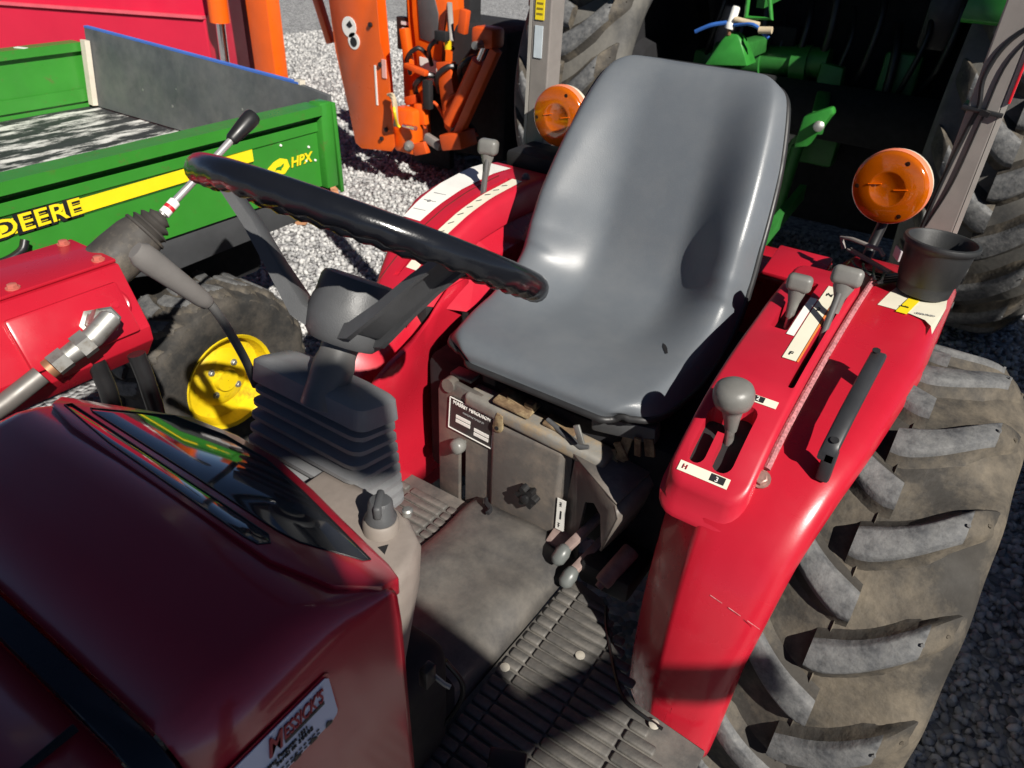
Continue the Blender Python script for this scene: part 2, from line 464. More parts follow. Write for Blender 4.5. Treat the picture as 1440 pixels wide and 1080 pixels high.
twL = tyre(TR, 'rear_wheel', (.556, .32, .47), .442, .143, .026, 17, TYRE, WHEELGREY, w=.038, sweep=.25)
def seam_ring(w_, Rr):   # moulding seam round the middle of the tread
    m = MB(); rings = []
    for k in range(96):
        a = 2 * math.pi * k / 96
        rings.append([(x, rr * math.cos(a), rr * math.sin(a)) for x, rr in ((-.0025, Rr - .002), (0, Rr + .0042), (.0025, Rr - .002))])
    m.loft(rings, closed=False, wrap=True, cap=False)
    return m.build('mould_seam', TYRE, w_, 60)
seam_ring(twL, .442)
twR = tyre(TR, 'rear_wheel', (-.46, .44, .40), .372, .10, .028, 15, TYRE, WHEELGREY)

# --- console on the left fender
def console(side, xi, xo, y0, y1, prof, name):
    """shell with rounded plan corners and rounded top edge, following prof(y)"""
    m = MB(); rings = []
    ys = np.linspace(y0, y1, 26)
    n = len(ys)
    # plan outline (x,y) of a rounded rectangle, lofted upward through inset levels
    def outline(ins):
        rad = .028; pts = []
        X0, X1, Y0, Y1 = xi + ins, xo - ins, y0 + ins, y1 - ins
        rad = max(.008, rad - ins)
        for (cx, cy, a0) in ((X1 - rad, Y0 + rad, -90), (X1 - rad, Y1 - rad, 0), (X0 + rad, Y1 - rad, 90), (X0 + rad, Y0 + rad, 180)):
            for k in range(6):
                a = R(a0 + 90 * k / 5); pts.append((cx + rad * math.cos(a), cy + rad * math.sin(a)))
            # long sides subdivided
            if a0 == -90:
                for k in range(1, 16): pts.append((X1, Y0 + rad + (Y1 - Y0 - 2 * rad) * k / 16))
            if a0 == 90:
                for k in range(1, 16): pts.append((X0, Y1 - rad - (Y1 - Y0 - 2 * rad) * k / 16))
        return pts
    base = [(-.012, -.010), (-.012, -.004), (0, -.002), (.002, -.012)]
    levels = [(-.008, -.055), (-.008, -.046), (-.001, -.044), (.000, -.011), (.0012, -.0055), (.0042, -.0018), (.0085, 0)]
    for ins, dz in levels:
        rings.append([(side * x, y, prof(y) + dz) for x, y in outline(ins)])
    top = rings[-1]; k = len(top)
    m.loft(rings, cap=False)
    # top cap as strips pairing the two long sides
    o = m.bm
    bmesh.ops.contextual_create(o, geom=[e for e in o.edges if len(e.link_faces) == 1 and all(abs(v.co.z - prof(v.co.y)) < 1e-5 for v in e.verts)])
    bmesh.ops.contextual_create(o, geom=[e for e in o.edges if len(e.link_faces) == 1])
    bmesh.ops.triangulate(o, faces=[f for f in o.faces if len(f.verts) > 4])
    return m.build(name, CONRED, TR, 60)
def cprof(y): return lerp(y, [(-.1, .845), (-.07, .862), (-.03, .893), (.02, .925), (.08, .95), (.15, .967), (.3, .99), (.5, 1.0)])
con = console(1, .284, .402, -.078, .47, cprof, 'lever_console')
# cut slots
def slot(x0, x1, y0, y1, z0=.8, z1=1.1, rad=.008):
    m = MB(); pts = []
    rad = min(rad, abs(x1 - x0) / 2 - 1e-4, abs(y1 - y0) / 2 - 1e-4)
    for (cx, cy, a0) in ((x1 - rad, y0 + rad, -90), (x1 - rad, y1 - rad, 0), (x0 + rad, y1 - rad, 90), (x0 + rad, y0 + rad, 180)):
        for k in range(5):
            a = R(a0 + 22.5 * k); pts.append((cx + rad * math.cos(a), cy + rad * math.sin(a), z0))
    m.prism(pts, (0, 0, z1 - z0)); return m
cut(con, [slot(.303, .327, -.050, .028, rad=.011), slot(.3371, .3671, -.050, .046, rad=.013), slot(.3032, .3669, -.004, .028, rad=.008),
          slot(.3835, .3935, .10, .44, rad=.0048), slot(.3125, .3405, .225, .40, rad=.005)])
# hollow inside: dark floor inside the slots is the fender below; a rubber skirt hides the gap
m = MB(); m.loft([[(x, y, max(cprof(y) - .035, fz(y) + .002)) for x in (.296, .343, .392)] for y in np.linspace(-.06, .45, 14)], closed=False, cap=False); m.build('gate_liner', BLACKMAT, TR)

def patch(name, x0, x1, y0, y1, surf, m, parent, off=.0012, nx=3, ny=10, shape=None):
    b_ = MB(); rows = []
    for j in range(ny + 1):
        y = y0 + (y1 - y0) * j / ny
        a, c = (x0, x1) if shape is None else shape(j / ny)
        rows.append([(a + (c - a) * i / nx, y, surf(y) + off) for i in range(nx + 1)])
    b_.loft(rows, closed=False, cap=False)
    return b_.build(name, m, parent, 0)
# gate labels
patch('gate_label', .298, .372, -.066, -.054, cprof, CREAM, con, .0015)
m = MB(); m.add([(.345, -.066 + .002, cprof(-.064) + .0025), (.366, -.064, cprof(-.064) + .0025), (.366, -.0555, cprof(-.0555) + .0025), (.345, -.0555, cprof(-.0555) + .0025)], [(0, 1, 2, 3)])
m.build('gate_number_tile', INK, con, 0)
text('gate_number', '3', (.352, -.0635, cprof(-.0635) + .0033), (1, 0, 0), (0, 1, .75), .0075, WHITE, con)
text('gate_letter', 'H', (.304, -.0635, cprof(-.0635) + .0033), (1, 0, 0), (0, 1, .75), .0075, INKRED, con)
patch('gate_label', .330, .385, .054, .066, cprof, CREAM, con, .0015)
m = MB(); m.add([(.350, .0555, cprof(.0555) + .0026), (.366, .0555, cprof(.0555) + .0026), (.366, .0645, cprof(.0645) + .0026), (.350, .0645, cprof(.0645) + .0026)], [(0, 1, 2, 3)])
m.build('gate_number_tile', INK, con, 0)
text('gate_number', '2', (.354, .0565, cprof(.0565) + .0034), (1, 0, 0), (0, 1, .4), .0075, WHITE, con)
patch('depth_label', .3565, .3775, .155, .40, cprof, CREAM, con, .0015)
patch('depth_label_stripe', .3785, .3815, .155, .42, cprof, mat('orange_line', (.75, .22, .05), .5), con, .0015)
patch('lift_label', .3425, .3545, .215, .34, cprof, WHITE, con, .0016)
for (yy, s_) in ((.165, 'F'), (.30, '2'), (.36, 'N')):
    text('label_mark', s_, (.362, yy, cprof(yy) + .0025), (1, 0, 0), (0, 1, .12), .010, INK, con)

def lever(name, base, top, knob_fn, rad=.005, m=STEEL, parent=TR, bend=None):
    b_ = MB(); path = [base] + ([bend] if bend else []) + [top]
    b_.tube([V(p) for p in path], rad, 10)
    o = b_.build(name, m, parent)
    knob_fn(o)
    return o
def knob_paddle(c, axis, w, h, dep, yaw=0):
    """rounded rectangular hand knob with a tapered neck below"""
    def fn(o):
        b_ = MB(); ax = V(axis).normalized()
        rot = Matrix.Rotation(yaw, 3, 'Z')
        z = ax; x = (rot @ V((1, 0, 0))); x = (x - z * x.dot(z)).normalized(); y = z.cross(x)
        M3 = Matrix((x, y, z)).transposed()
        b_.box(V(c), (w, dep, h), M3, bev=min(dep, h) * .34, seg=4)
        b_.build('knob', KNOB, o, 60)
        b2 = MB(); cc = V(c)
        b2.loft([[cc + M3 @ V((sx * math.cos(a), sy * math.sin(a), hz)) for a in [2 * math.pi * k / 14 for k in range(14)]]
                 for sx, sy, hz in ((.007, .006, -h * .5 - .045), (.009, .0075, -h * .5 - .02), (w * .33, dep * .36, -h * .5 - .004), (w * .36, dep * .4, -h * .3))])
        b2.build('knob_neck', KNOB, o, 60)
    return fn
def knob_mushroom(c, axis):
    def fn(o):
        b_ = MB(); b_.lathe([(.0085, -.062), (.011, -.045), (.0145, -.028), (.0165, -.02), (.0255, -.014), (.0285, -.004), (.0285, .006), (.0255, .014), (.019, .019), (.009, .0215), (.001, .022)], c, axis, 28)
        b_.build('knob', KNOB, o, 60)
    return fn
lever('range_lever', (.345, .01, .86), (.337, .004, .955), knob_mushroom((.335, .002, .972), (-.1, -.12, 1)), .007)
lever('hydraulic_lever', (.330, .27, .93), (.329, .285, 1.02), knob_paddle((.328, .288, 1.035), (0, .15, 1), .040, .028, .026, R(8)), .005)
lever('position_lever', (.389, .235, .93), (.390, .29, 1.035), knob_paddle((.391, .314, 1.056), (0, .35, 1), .048, .031, .028, R(6)), .0055, COLGREY)

# braided strip along the console, its bolt
m = MB(); pts = []
for k in range(24):
    y = -.012 + (.56) * k / 23; pts.append((.4065 + .004 * k / 23, y, fz(y) + .008))
m.tube(pts, .0052, 8); m.build('braided_seal', BRAID, TR)
m = MB(); pts = [(.376 + .03 * k / 6, -.066 + .05 * k / 6, fz(-.066 + .05 * k / 6) + .003) for k in range(7)]
m.tube(pts, .003, 6); m.build('braided_seal', BRAID, TR)
bolt_axis = V((0, -.55, .83))
m = MB(); hexbolt(m, (.404, -.022, fz(-.022) + .002), bolt_axis, .0105, .010); m.build('bolt', mat('worn_bolt', (.34, .20, .17), .45, metal=.4, var=.3, vscale=80), TR)

# grab handle on the fender
m = MB()
secs = []
for i, (x, y, z) in enumerate([(.472, .000, fz(.0) + .046), (.473, .008, fz(.008) + .053), (.475, .06, fz(.06) + .055), (.477, .12, fz(.12) + .054), (.479, .192, fz(.192) + .052), (.479, .202, fz(.202) + .047)]):
    w_, h_ = .0108, .0075
    secs.append([(x + a * w_, y, z + c * h_) for a, c in ((-1, -.7), (-.8, -1), (.8, -1), (1, -.7), (1, .6), (.75, 1), (-.75, 1), (-1, .6))])
m.loft(secs); hd = m.build('grab_handle', mat('handle_plastic', (.032, .033, .036), .42, var=.15), TR, 50)
for y in (.010, .190):
    m = MB(); m.box((.476, y, fz(y) + .023), (.018, .020, .050), bev=.004); m.build('handle_foot', mat('handle_plastic', (.03, .03, .03)), hd)
    m = MB(); m.lathe([(.0058, 0), (.0058, .0012)], (.4745, y + .001, fz(y) + .0625), (0, -.25, 1), 14); m.build('screw_recess', VOID, hd)

# safety sticker on the fender top
m = MB(); m.add([(x_, y_, fz(y_) + .0014) for x_, y_ in ((.437, .437), (.444, .50), (.452, .56), (.50, .56), (.534, .555), (.538, .50), (.537, .44), (.533, .385), (.527, .412), (.515, .428), (.49, .436), (.46, .437))], [tuple(range(12))]); m.build('safety_label', CREAM, fL, 0)
patch('safety_label_band', .466, .484, .428, .52, fz, YELLOW, fL, .0026, nx=1, ny=6, shape=lambda t: (.468 + .012 * t, .486 + .012 * t))
text('safety_text', 'CAUTION', (.4715, .452, fz(.45) + .0036), (1, 0, 0), (0, 1, 0), .005, INK, fL, width=.0125)
text('safety_text', 'OPERATION', (.498, .440, fz(.44) + .0030), (1, .25, 0), (-.25, 1, 0), .005, INKGREY, fL, width=.030)

# cup holder
cx, cy, cz = .492, .538, .972
m = MB()
m.lathe([(0.0376, 0.0000), (0.0442, 0.0038), (0.0461, 0.0207), (0.0465, 0.0254), (0.0498, 0.0282), (0.0559, 0.0827), (0.0573, 0.0884), (0.0616, 0.0912), (0.0630, 0.0959), (0.0616, 0.1006), (0.0564, 0.1015), (0.0531, 0.0978), (0.0470, 0.0329), (0.0009, 0.0282)], (cx, cy, cz), (.02, .05, 1), 44)
cup = m.build('cup_holder', mat('cup_plastic', (.022, .023, .024), .55, var=.15, bump=.1, bscale=500), TR, 50)
m = MB(); m.box((cx - .057, cy - .028, cz + .07), (.004, .03, .02), Matrix.Rotation(R(27), 3, 'Z'), bev=.0015); m.build('price_tag', mat('tag_grey', (.4, .36, .38), .5), cup)

# indicator lamps
def lamp(side, c, face):
    f = V(face).normalized(); c = V(c)
    rr = .0690
    m = MB(); m.lathe([(rr * .9, -.034), (rr * .97, -.028), (rr * .99, -.006), (rr * .96, -.004)], c, f, 44)
    L_ = m.build('indicator_lamp', mat('lamp_body', (.70, .62, .50), .5), TR, 50)
    m = MB(); m.lathe([(rr, -.006), (rr, .004), (rr * .97, .010), (rr * .90, .0125), (rr * .5, .016), (rr * .44, .0158), (rr * .42, .0146), (.001, .0165)], c, f, 48)
    ln = m.build('lens', AMBER, L_, 50)
    m = MB(); m.lathe([(rr * 1.012, -.014), (rr * 1.012, .001), (rr, .002)], c, f, 48, cap=False); m.build('bezel', ORANGERIM, L_, 50)
    a = f.orthogonal().normalized()
    up = V((0, 0, 1)); ux = up.cross(f).normalized(); uy = f.cross(ux)
    for ang in (68, 188, 308):
        p = c + (ux * math.cos(R(ang)) + uy * math.sin(R(ang))) * rr * .82 + f * .0128
        m = MB(); m.lathe([(.0042, -.001), (.0042, .0012), (.002, .0015)], p, f, 12); m.build('lens_screw', mat('screw_dark', (.05, .02, .01), .4, metal=.6), L_)
    for q in (-.35, .35):   # reflector filaments seen through the lens
        m = MB(); p = c + ux * rr * q + uy * rr * .05 + f * .0165; m.tube([p - ux * .012 - uy * .002, p + ux * .012 + uy * .004], .0012, 6); m.build('lens_rib', AMBER2, L_)
    # stalk and bracket
    m = MB(); m.tube([c - f * .03, c - f * .045 + V((0, 0, -.05)), V((c.x, c.y - .02, fz(c.y) + .005))], .010, 10); m.build('lamp_stalk', BLACK, L_)
    return L_
lampL = lamp(1, (.373, .665, 1.108), (-.17, -1, -.03))
lampR = lamp(-1, (-.366, .675, 1.112), (-.02, -1, -.02))
m = MB(); m.tube([(.335, .60, .995), (.325, .60, 1.015), (.345, .585, 1.022), (.40, .57, 1.020), (.41, .565, 1.012)], .004, 8); m.build('lamp_bracket', ROPSM, TR)
m = MB(); m.bar((.345, .59, 1.0), (.43, .55, .99), .012, .004); m.build('lamp_bracket', ROPSM, TR)
for k in range(4):
    m = MB(); m.tube(spline([(.36 + .02 * k, .57, .985), (.38 + .015 * k, .53 - .01 * k, .99), (.42, .55 - .015 * k, .982), (.44 + .01 * k, .59, .975)], 5), .0028, 6); m.build('wire', BLACK, TR)

# rear deck and back panel under the seat
m = MB(); m.box((0, .66, .90), (.61, .16, .02), bev=.006); m.box((0, .735, .78), (.61, .02, .24), bev=.004); m.build('rear_deck', RED, TR)
m = MB(); m.box((.26, .60, .935), (.11, .11, .012), Matrix.Rotation(R(12), 3, 'X'), bev=.004); m.build('deck_flap', RED, TR)
m = MB(); m.box((0, .32, .64), (.56, .5, .28), bev=.02); m.build('transmission', VOID, TR)
m = MB(); m.tube([(-.45, .40, .44), (.62, .32, .47)], .06, 20); m.build('axle', VOID, TR)
m = MB(); m.box((.0, -.9, .42), (.26, 1.1, .3), bev=.02); m.build('engine_block', VOID, TR)

# ROPS posts
def rops(side):
    x = side * (.473 if side > 0 else .47)
    m = MB()
    prof_ = [(-.026, -.03), (.026, -.03), (.026, -.024), (.030, .03), (-.026, .03)]
    m.loft([[(x + side * px, .765 + py, z) for px, py in prof_] for z in (.70, 2.05)])
    o = m.build('rollbar_post', ROPSM, TR, 0, bev=.003)
    m = MB(); m.box((x + side * .030, .738, 1.375), (.008, .006, 1.35)); m.build('post_flange', mat('rops_sunlit_edge', (.36, .34, .31), .5), o)  # flange in a lighter copy of the post paint, sunlight put into the colour
    return o
poL = rops(1); poR = rops(-1)
m = MB(); m.box((0, .765, 2.07), (1.03, .06, .05), bev=.008); m.build('rollbar_top', ROPSM, TR)
m = MB(); m.box((.5075, .745, 1.40), (.004, .03, .26), bev=.001); m.build('reflector', mat('reflector_red', (.75, .015, .03), .25), poL)
m = MB(); m.tube(spline([(.442, .735, .99), (.450, .733, 1.12), (.460, .733, 1.22), (.464, .733, 1.26), (.456, .733, 1.31), (.475, .732, 1.37), (.53, .728, 1.42), (.60, .72, 1.46)], 6), .004, 8); m.build('wire', BLACK, poL)
m = MB(); m.tube(spline([(.450, .734, 1.03), (.468, .732, 1.12), (.476, .732, 1.24), (.484, .732, 1.34), (.53, .73, 1.42)], 6), .002, 6); m.build('wire', BLACK, poL)
m = MB(); m.box((.472, .757, 1.252), (.068, .062, .007), Matrix.Rotation(R(4), 3, 'Y'), bev=.001); m.bar((.470, .725, 1.252), (.486, .722, 1.249), .01, .009); m.build('cable_tie', BLACK, poL)
m = MB(); m.box((-.474, .7335, 1.345), (.024, .002, .085)); m.build('warning_label', YELLOW, poR)
m = MB(); m.box((-.474, .7335, 1.255), (.022, .002, .07)); m.build('warning_label', mat('pale_label', (.55, .62, .66), .5), poR)
m = MB()
for k in range(7): m.box((-.474, .7322, 1.315 + .011 * k), (.017, .0006, .004))
m.build('label_lines', mat('label_brown', (.25, .18, .02), .5), poR)

# ------------------------------------------------------------------ seat
def seat():
    prof_ = spline([(.018, .838), (.022, .858), (.05, .872), (.13, .875), (.22, .871), (.295, .877), (.352, .902), (.392, .955), (.420, 1.03), (.448, 1.11), (.478, 1.19), (.507, 1.255), (.530, 1.284), (.552, 1.29)], 5)
    n = len(prof_); S = [0]
    for i in range(1, n): S.append(S[-1] + float(np.linalg.norm(prof_[i] - prof_[i - 1])))
    S = [s / S[-1] for s in S]
    hw = spline([(0, .150), (.03, .178), (.08, .210), (.2, .229), (.35, .234), (.44, .234), (.52, .234), (.62, .230), (.75, .219), (.86, .202), (.94, .182), (.975, .158), (1, .12)], 4)
    K = 40; rings = []
    for i, p in enumerate(prof_):
        q0, q1 = prof_[max(i - 1, 0)], prof_[min(i + 1, n - 1)]
        t = np.array(q1) - np.array(q0); t /= np.linalg.norm(t); nn = np.array([-t[1], t[0]])   # upward / forward normal
        s = S[i]; w_ = lerp(s, [(h[0], h[1]) for h in hw])
        wing = lerp(s, [(0, .000), (.12, .006), (.24, .018), (.33, .040), (.40, .060), (.46, .074), (.53, .084), (.62, .080), (.75, .056), (.88, .028), (1, 0)])
        crown = lerp(s, [(0, 0), (.12, .006), (.3, .002), (.45, 0), (1, 0)])
        ring = []
        for k in range(K + 1):
            v = -1 + 2 * k / K
            av = abs(v)
            q = min(1, max(0, (av - .26) / .56)); q = q * q * (3 - 2 * q)
            off = wing * q - crown * v * v
            if av > .83: off -= lerp(s, [(0, .016), (.1, .030), (.3, .042), (.5, .052), (.8, .046), (.95, .025), (1, .012)]) * ((av - .83) / .17) ** 1.8
            x = w_ * (math.sin(v * math.pi / 2 * .94) / math.sin(math.pi / 2 * .94) * .35 + v * .65)
            ring.append((x, p[0] + nn[0] * off, p[1] + nn[1] * off))
        rings.append(ring)
    m = MB(); m.loft(rings, closed=False, cap=False)
    o = m.build('seat', SEAT, TR, 180, sub=1)
    # shell: offset backwards
    m = MB(); rings2 = []; rings3 = []
    for i, rg in enumerate(rings):
        q0, q1 = prof_[max(i - 1, 0)], prof_[min(i + 1, n - 1)]
        t = np.array(q1) - np.array(q0); t /= np.linalg.norm(t); nn = np.array([-t[1], t[0]])
        a = []; 
        for k, (x, y, z) in enumerate(rg):
            v = -1 + 2 * k / K
            dep = .010 + .034 * (1 - abs(v) ** 6) * lerp(S[i], [(0, .2), (.1, 1), (.9, 1), (1, .2)])
            a.append((x * 1.012, y - nn[0] * dep, z - nn[1] * dep))
        rings2.append(a)
    m.loft(rings2, closed=False, cap=False)
    m.build('seat_shell', SEATEDGE, o, 180)
    # piping round the rim
    loop = [V(rg[0]) for rg in rings] + [V(p) for p in rings[-1][1:-1]] + [V(rg[-1]) for rg in reversed(rings)] + [V(p) for p in reversed(rings[0][1:-1])]
    m = MB(); k = len(loop); nrm = []
    rr = []
    for i in range(k):
        t = (loop[(i + 1) % k] - loop[i - 1]).normalized(); a = t.cross(V((0, -.4, 1))).normalized(); b_ = t.cross(a)
        rr.append([loop[i] + V((0, 0, -.006)) + (a * math.cos(2 * math.pi * j / 6) + b_ * math.sin(2 * math.pi * j / 6)) * .007 for j in range(6)])
    m.loft(rr, wrap=True, cap=False); m.build('seat_rim', SEATEDGE, o, 180)
    # a tear in the vinyl
    bpy.context.view_layer.update()
    ev = o.evaluated_get(bpy.context.evaluated_depsgraph_get())
    tear = []
    for (x, y) in ((.143, .222), (.150, .2165), (.157, .208), (.165, .193), (.162, .190), (.153, .202), (.147, .211)):
        hit, p, nn, _ = ev.ray_cast(V((x, y, 1.5)), V((0, 0, -1))); tear.append(p + V((0, 0, .0012)))
    m = MB(); m.add(tear, [tuple(range(7))])
    m.build('vinyl_tear', VOID, o, 0)
    return o
st = seat()
m = MB(); m.box((0, .10, .835), (.36, .12, .03), bev=.01); m.box((0, .24, .80), (.30, .30, .05), bev=.01); m.build('seat_pan', BLACKMAT, TR)
for s_ in (-1, 1):
    m = MB(); m.bar((s_ * .12, .06, .79), (s_ * .12, .40, .80), .03, .03, bev=.003); m.build('seat_rail', BLACKMAT, TR)
m = MB(); m.bar((.10, .065, .792), (.215, .075, .806), .03, .034, bev=.006); m.build('seat_bracket', GREYPL, TR)

# ------------------------------------------------------------------ panel under the seat
m = MB()
m.prism([(-.218, .03, .475), (.085, .03, .50), (.085, .03, .735), (-.03, .03, .755), (-.19, .03, .772), (-.212, .03, .762), (-.218, .03, .74)], (0, .012, 0), bev=.003)
pan = m.build('front_panel', PANEL, TR, 40)
cut(pan, [MB().box((-.158, .03, .555), (.018, .08, .15))])
# raised dial housing
m = MB(); m.box((-.008, .032, .615), (.155, .022, .222), bev=.009, seg=3); dial_h = m.build('dial_housing', PANEL, pan, 50)
m = MB(); m.box((.0, .045, .742), (.30, .05, .03), Matrix.Rotation(R(3.5), 3, 'Y'), bev=.009, seg=3); m.build('panel_ledge', LEDGE, pan, 50)
# right shroud: bent plate beside the dial
def shy(x): return .03 - .62 * max(0, x - .095)
P_ = [(.075, .50), (.09, .735), (.15, .73), (.205, .722), (.216, .705), (.188, .60), (.182, .62), (.172, .668), (.152, .675), (.130, .655), (.122, .58), (.122, .50)]
m = MB(); m.prism([(x, shy(x), z) for x, z in P_], (0, .012, 0)); m.build('lever_shroud', PANEL, pan, 30, bev=.002)
m = MB(); m.add([(.205, shy(.205), .722), (.216, shy(.216), .705), (.188, shy(.188), .60), (.215, .20, .60), (.238, .22, .70), (.225, .20, .72)], [(0, 1, 5), (1, 4, 5), (1, 2, 3, 4)]); m.build('shroud_side', PANEL, pan, 20, solid=.004)
m = MB(); m.add([(.06, .035, .738), (.205, shy(.205) + .002, .7235), (.225, .19, .722), (.06, .19, .745)], [(0, 1, 2, 3)]); m.build('shroud_top', PANEL, pan, 20, solid=.004)
# dial knob: star grip
m = MB(); pts = []
for k in range(48):
    a = 2 * math.pi * k / 48; rr = .0195 + .0045 * math.cos(6 * a); pts.append((.012 + rr * math.cos(a), .0, .606 + rr * math.sin(a)))
m.prism(pts, (0, .016, 0), bev=0); m.lathe([(.009, 0), (.009, .006), (.006, .008)], (.012, .001, .606), (0, -1, 0), 16)
dk = m.build('dial_knob', BLACK, pan, 50)
m = MB(); m.lathe([(.012, 0), (.012, .02)], (.012, .034, .606), (0, -1, 0), 16); m.build('dial_shaft', BLACK, dk)
# slot lever knob
m = MB(); m.lathe([(.004, -.05), (.004, 0), (.012, .0), (.0155, .006), (.0155, .018), (.012, .024), (.001, .026)], (-.152, .02, .645), (0, -1, .12), 20); m.build('slot_lever', KNOB, pan, 50)
# data plate with text
pl = MB(); pl.box((-.135, .0275, .700), (.105, .002, .075), Matrix.Rotation(R(3.5), 3, 'Y')); plate = pl.build('data_plate', mat('plate_dark', (.035, .03, .03), .35, var=.1), pan, 0)
xd, yd = V((1, 0, -.061)).normalized(), V((.061, 0, 1)).normalized()
def onplate(a, b_): return V((-.135, .0258, .700)) + xd * a + yd * b_
m = MB()
for (a0, b0, a1, b1) in ((-.0515, .0365, .0515, .0365), (-.0515, -.0365, .0515, -.0365), (-.0515, -.0365, -.0515, .0365), (.0515, -.0365, .0515, .0365)):
    m.bar(onplate(a0, b0), onplate(a1, b1), .0012, .002, up=(0, 1, 0))
m.build('plate_border', WHITE, plate, 0)
text('plate_name', 'MASSEY FERGUSON', onplate(-.044, .024), xd, yd, .0085, WHITE, plate, width=.088, bold=.01)
text('plate_text', 'MANUFACTURED BY', onplate(-.02, .011), xd, yd, .004, INKGREY, plate, width=.05)
m = MB()
for (a, b_, w_) in ((-.018, -.002, .034), (-.018, -.012, .034), (.026, -.012, .034), (.026, -.022, .034)):
    m.box(onplate(a, b_), (w_, .001, .007), Matrix.Rotation(R(3.5), 3, 'Y'))
m.build('plate_fields', WHITE, plate, 0)
# white strip label with tortoise/hare marks
m = MB(); m.box((.079, .0195, .588), (.018, .001, .075), Matrix.Rotation(R(-1), 3, 'Y')); lab = m.build('speed_label', WHITE, pan, 0)
m = MB(); m.box((.0795, .0187, .588), (.003, .0008, .02)); m.build('speed_label_bar', INK, lab, 0)
for (zz, s_) in ((.613, 'Z'), (.609, 'Z'), (.562, 'T'), (.557, 'T')):
    text('speed_symbol', s_, (.075, .0186, zz), (1, 0, 0), (0, 0, 1), .006, INK, lab)
# hinge brackets, rusty bits
def ear(o, rx, ry):
    m = MB(); pts = []
    for k in range(9):
        a = math.pi + math.pi * k / 8; pts.append((o[0] + rx * math.cos(a), o[1], o[2] + rx * math.sin(a)))
    pts += [(o[0] + rx, o[1], o[2] + ry), (o[0] - rx * .2, o[1], o[2] + ry * 1.1)]
    m.prism(pts, (0, .006, 0), bev=.001); e = m.build('hinge_ear', RUST, TR, 40)
    m = MB(); m.lathe([(.0042, 0), (.0042, .001)], (o[0], o[1] - .0005, o[2]), (0, -1, 0), 12); m.build('hinge_hole', VOID, e)
ear((-.069, .018, .722), .011, .03); ear((.126, .016, .688), .012, .034)
m = MB(); m.bar((-.085, .045, .775), (-.01, .05, .766), .05, .008, bev=.003); m.bar((.015, .05, .762), (.075, .055, .752), .035, .006, bev=.002); m.build('rust_plate', RUST, TR)
m = MB(); m.box((-.05, .05, .772), (.035, .02, .012), Matrix.Rotation(R(20), 3, 'Y'), bev=.002); m.box((-.02, .05, .776), (.018, .016, .014), bev=.002); m.build('spring_clip', RUST, TR)
m = MB(); m.lathe([(.014, 0), (.016, .006), (.014, .02)], (-.19, .045, .760), (0, -1, .1), 16); m.box((-.175, .06, .775), (.05, .03, .008), bev=.002); m.build('hinge_boss', PANEL, TR, 50)
m = MB(); m.tube([(.02, .045, .765), (.065, .035, .757), (.10, .028, .752), (.113, .03, .757)], [.0045, .006, .006, .004], 10); m.build('seat_latch', GREYPL, TR)
for k, (a, b_) in enumerate((((.09, .02, .80), (.107, .015, .77)), ((.155, .05, .775), (.175, .05, .745)), ((.17, .06, .79), (.165, .05, .74)), ((.19, .05, .80), (.195, .05, .765)), ((.145, .06, .75), (.16, .05, .715)), ((.205, .06, .80), (.215, .055, .77)))):
    m = MB(); m.bar(a, b_, .012 + .003 * (k % 3), .005, up=(0, 1, 0), bev=.0015); m.build('linkage', RUST if k else STEEL, TR)
# black box put in for the shade in the gap beside the panel
m = MB(); m.box((.255, .19, .62), (.08, .22, .30), bev=.01); m.build('gap_shade_box', BLACKMAT, TR)
# pedals and lever at the floor
def rock(p0, p1, kn):
    m = MB(); m.bar(p0, p1, .016, .012, bev=.002); o = m.build('foot_lever', mat('rusty_pink', (.26, .19, .17), .75, var=.3, vscale=60), TR)
    m = MB(); dd = (V(p0) - V(p1)).normalized(); m.lathe([(.006, -.012), (.011, -.008), (.0145, .004), (.0135, .02), (.007, .028), (.001, .029)], V(p0), (dd + V((0, -.3, -.6))), 18); m.build('knob', mat('knob_pale', (.13, .14, .135), .4), o, 60)
rock((.118, -.03, .56), (.145, .05, .60), 0)
rock((.145, -.045, .533), (.165, .05, .565), 1)
m = MB(); m.lathe([(.007, -.016), (.0075, -.008), (.014, -.006), (.0155, 0), (.0165, .07), (.015, .074)], (.205, -.035, .545), (.25, .85, .5), 22); m.build('pedal_tube', mat('worn_red_tube', (.22, .13, .12), .5, var=.3, vscale=50), TR, 50)
m = MB(); m.box((.20, .03, .53), (.10, .12, .05), bev=.01); m.build('pedal_bracket', BLACKMAT, TR)
m = MB(); m.box((.09, .02, .535), (.05, .05, .02), Matrix.Rotation(R(20), 3, 'X'), bev=.004); m.build('pedal_base', mat('rusty_pink', (.2, .2, .2)), TR)

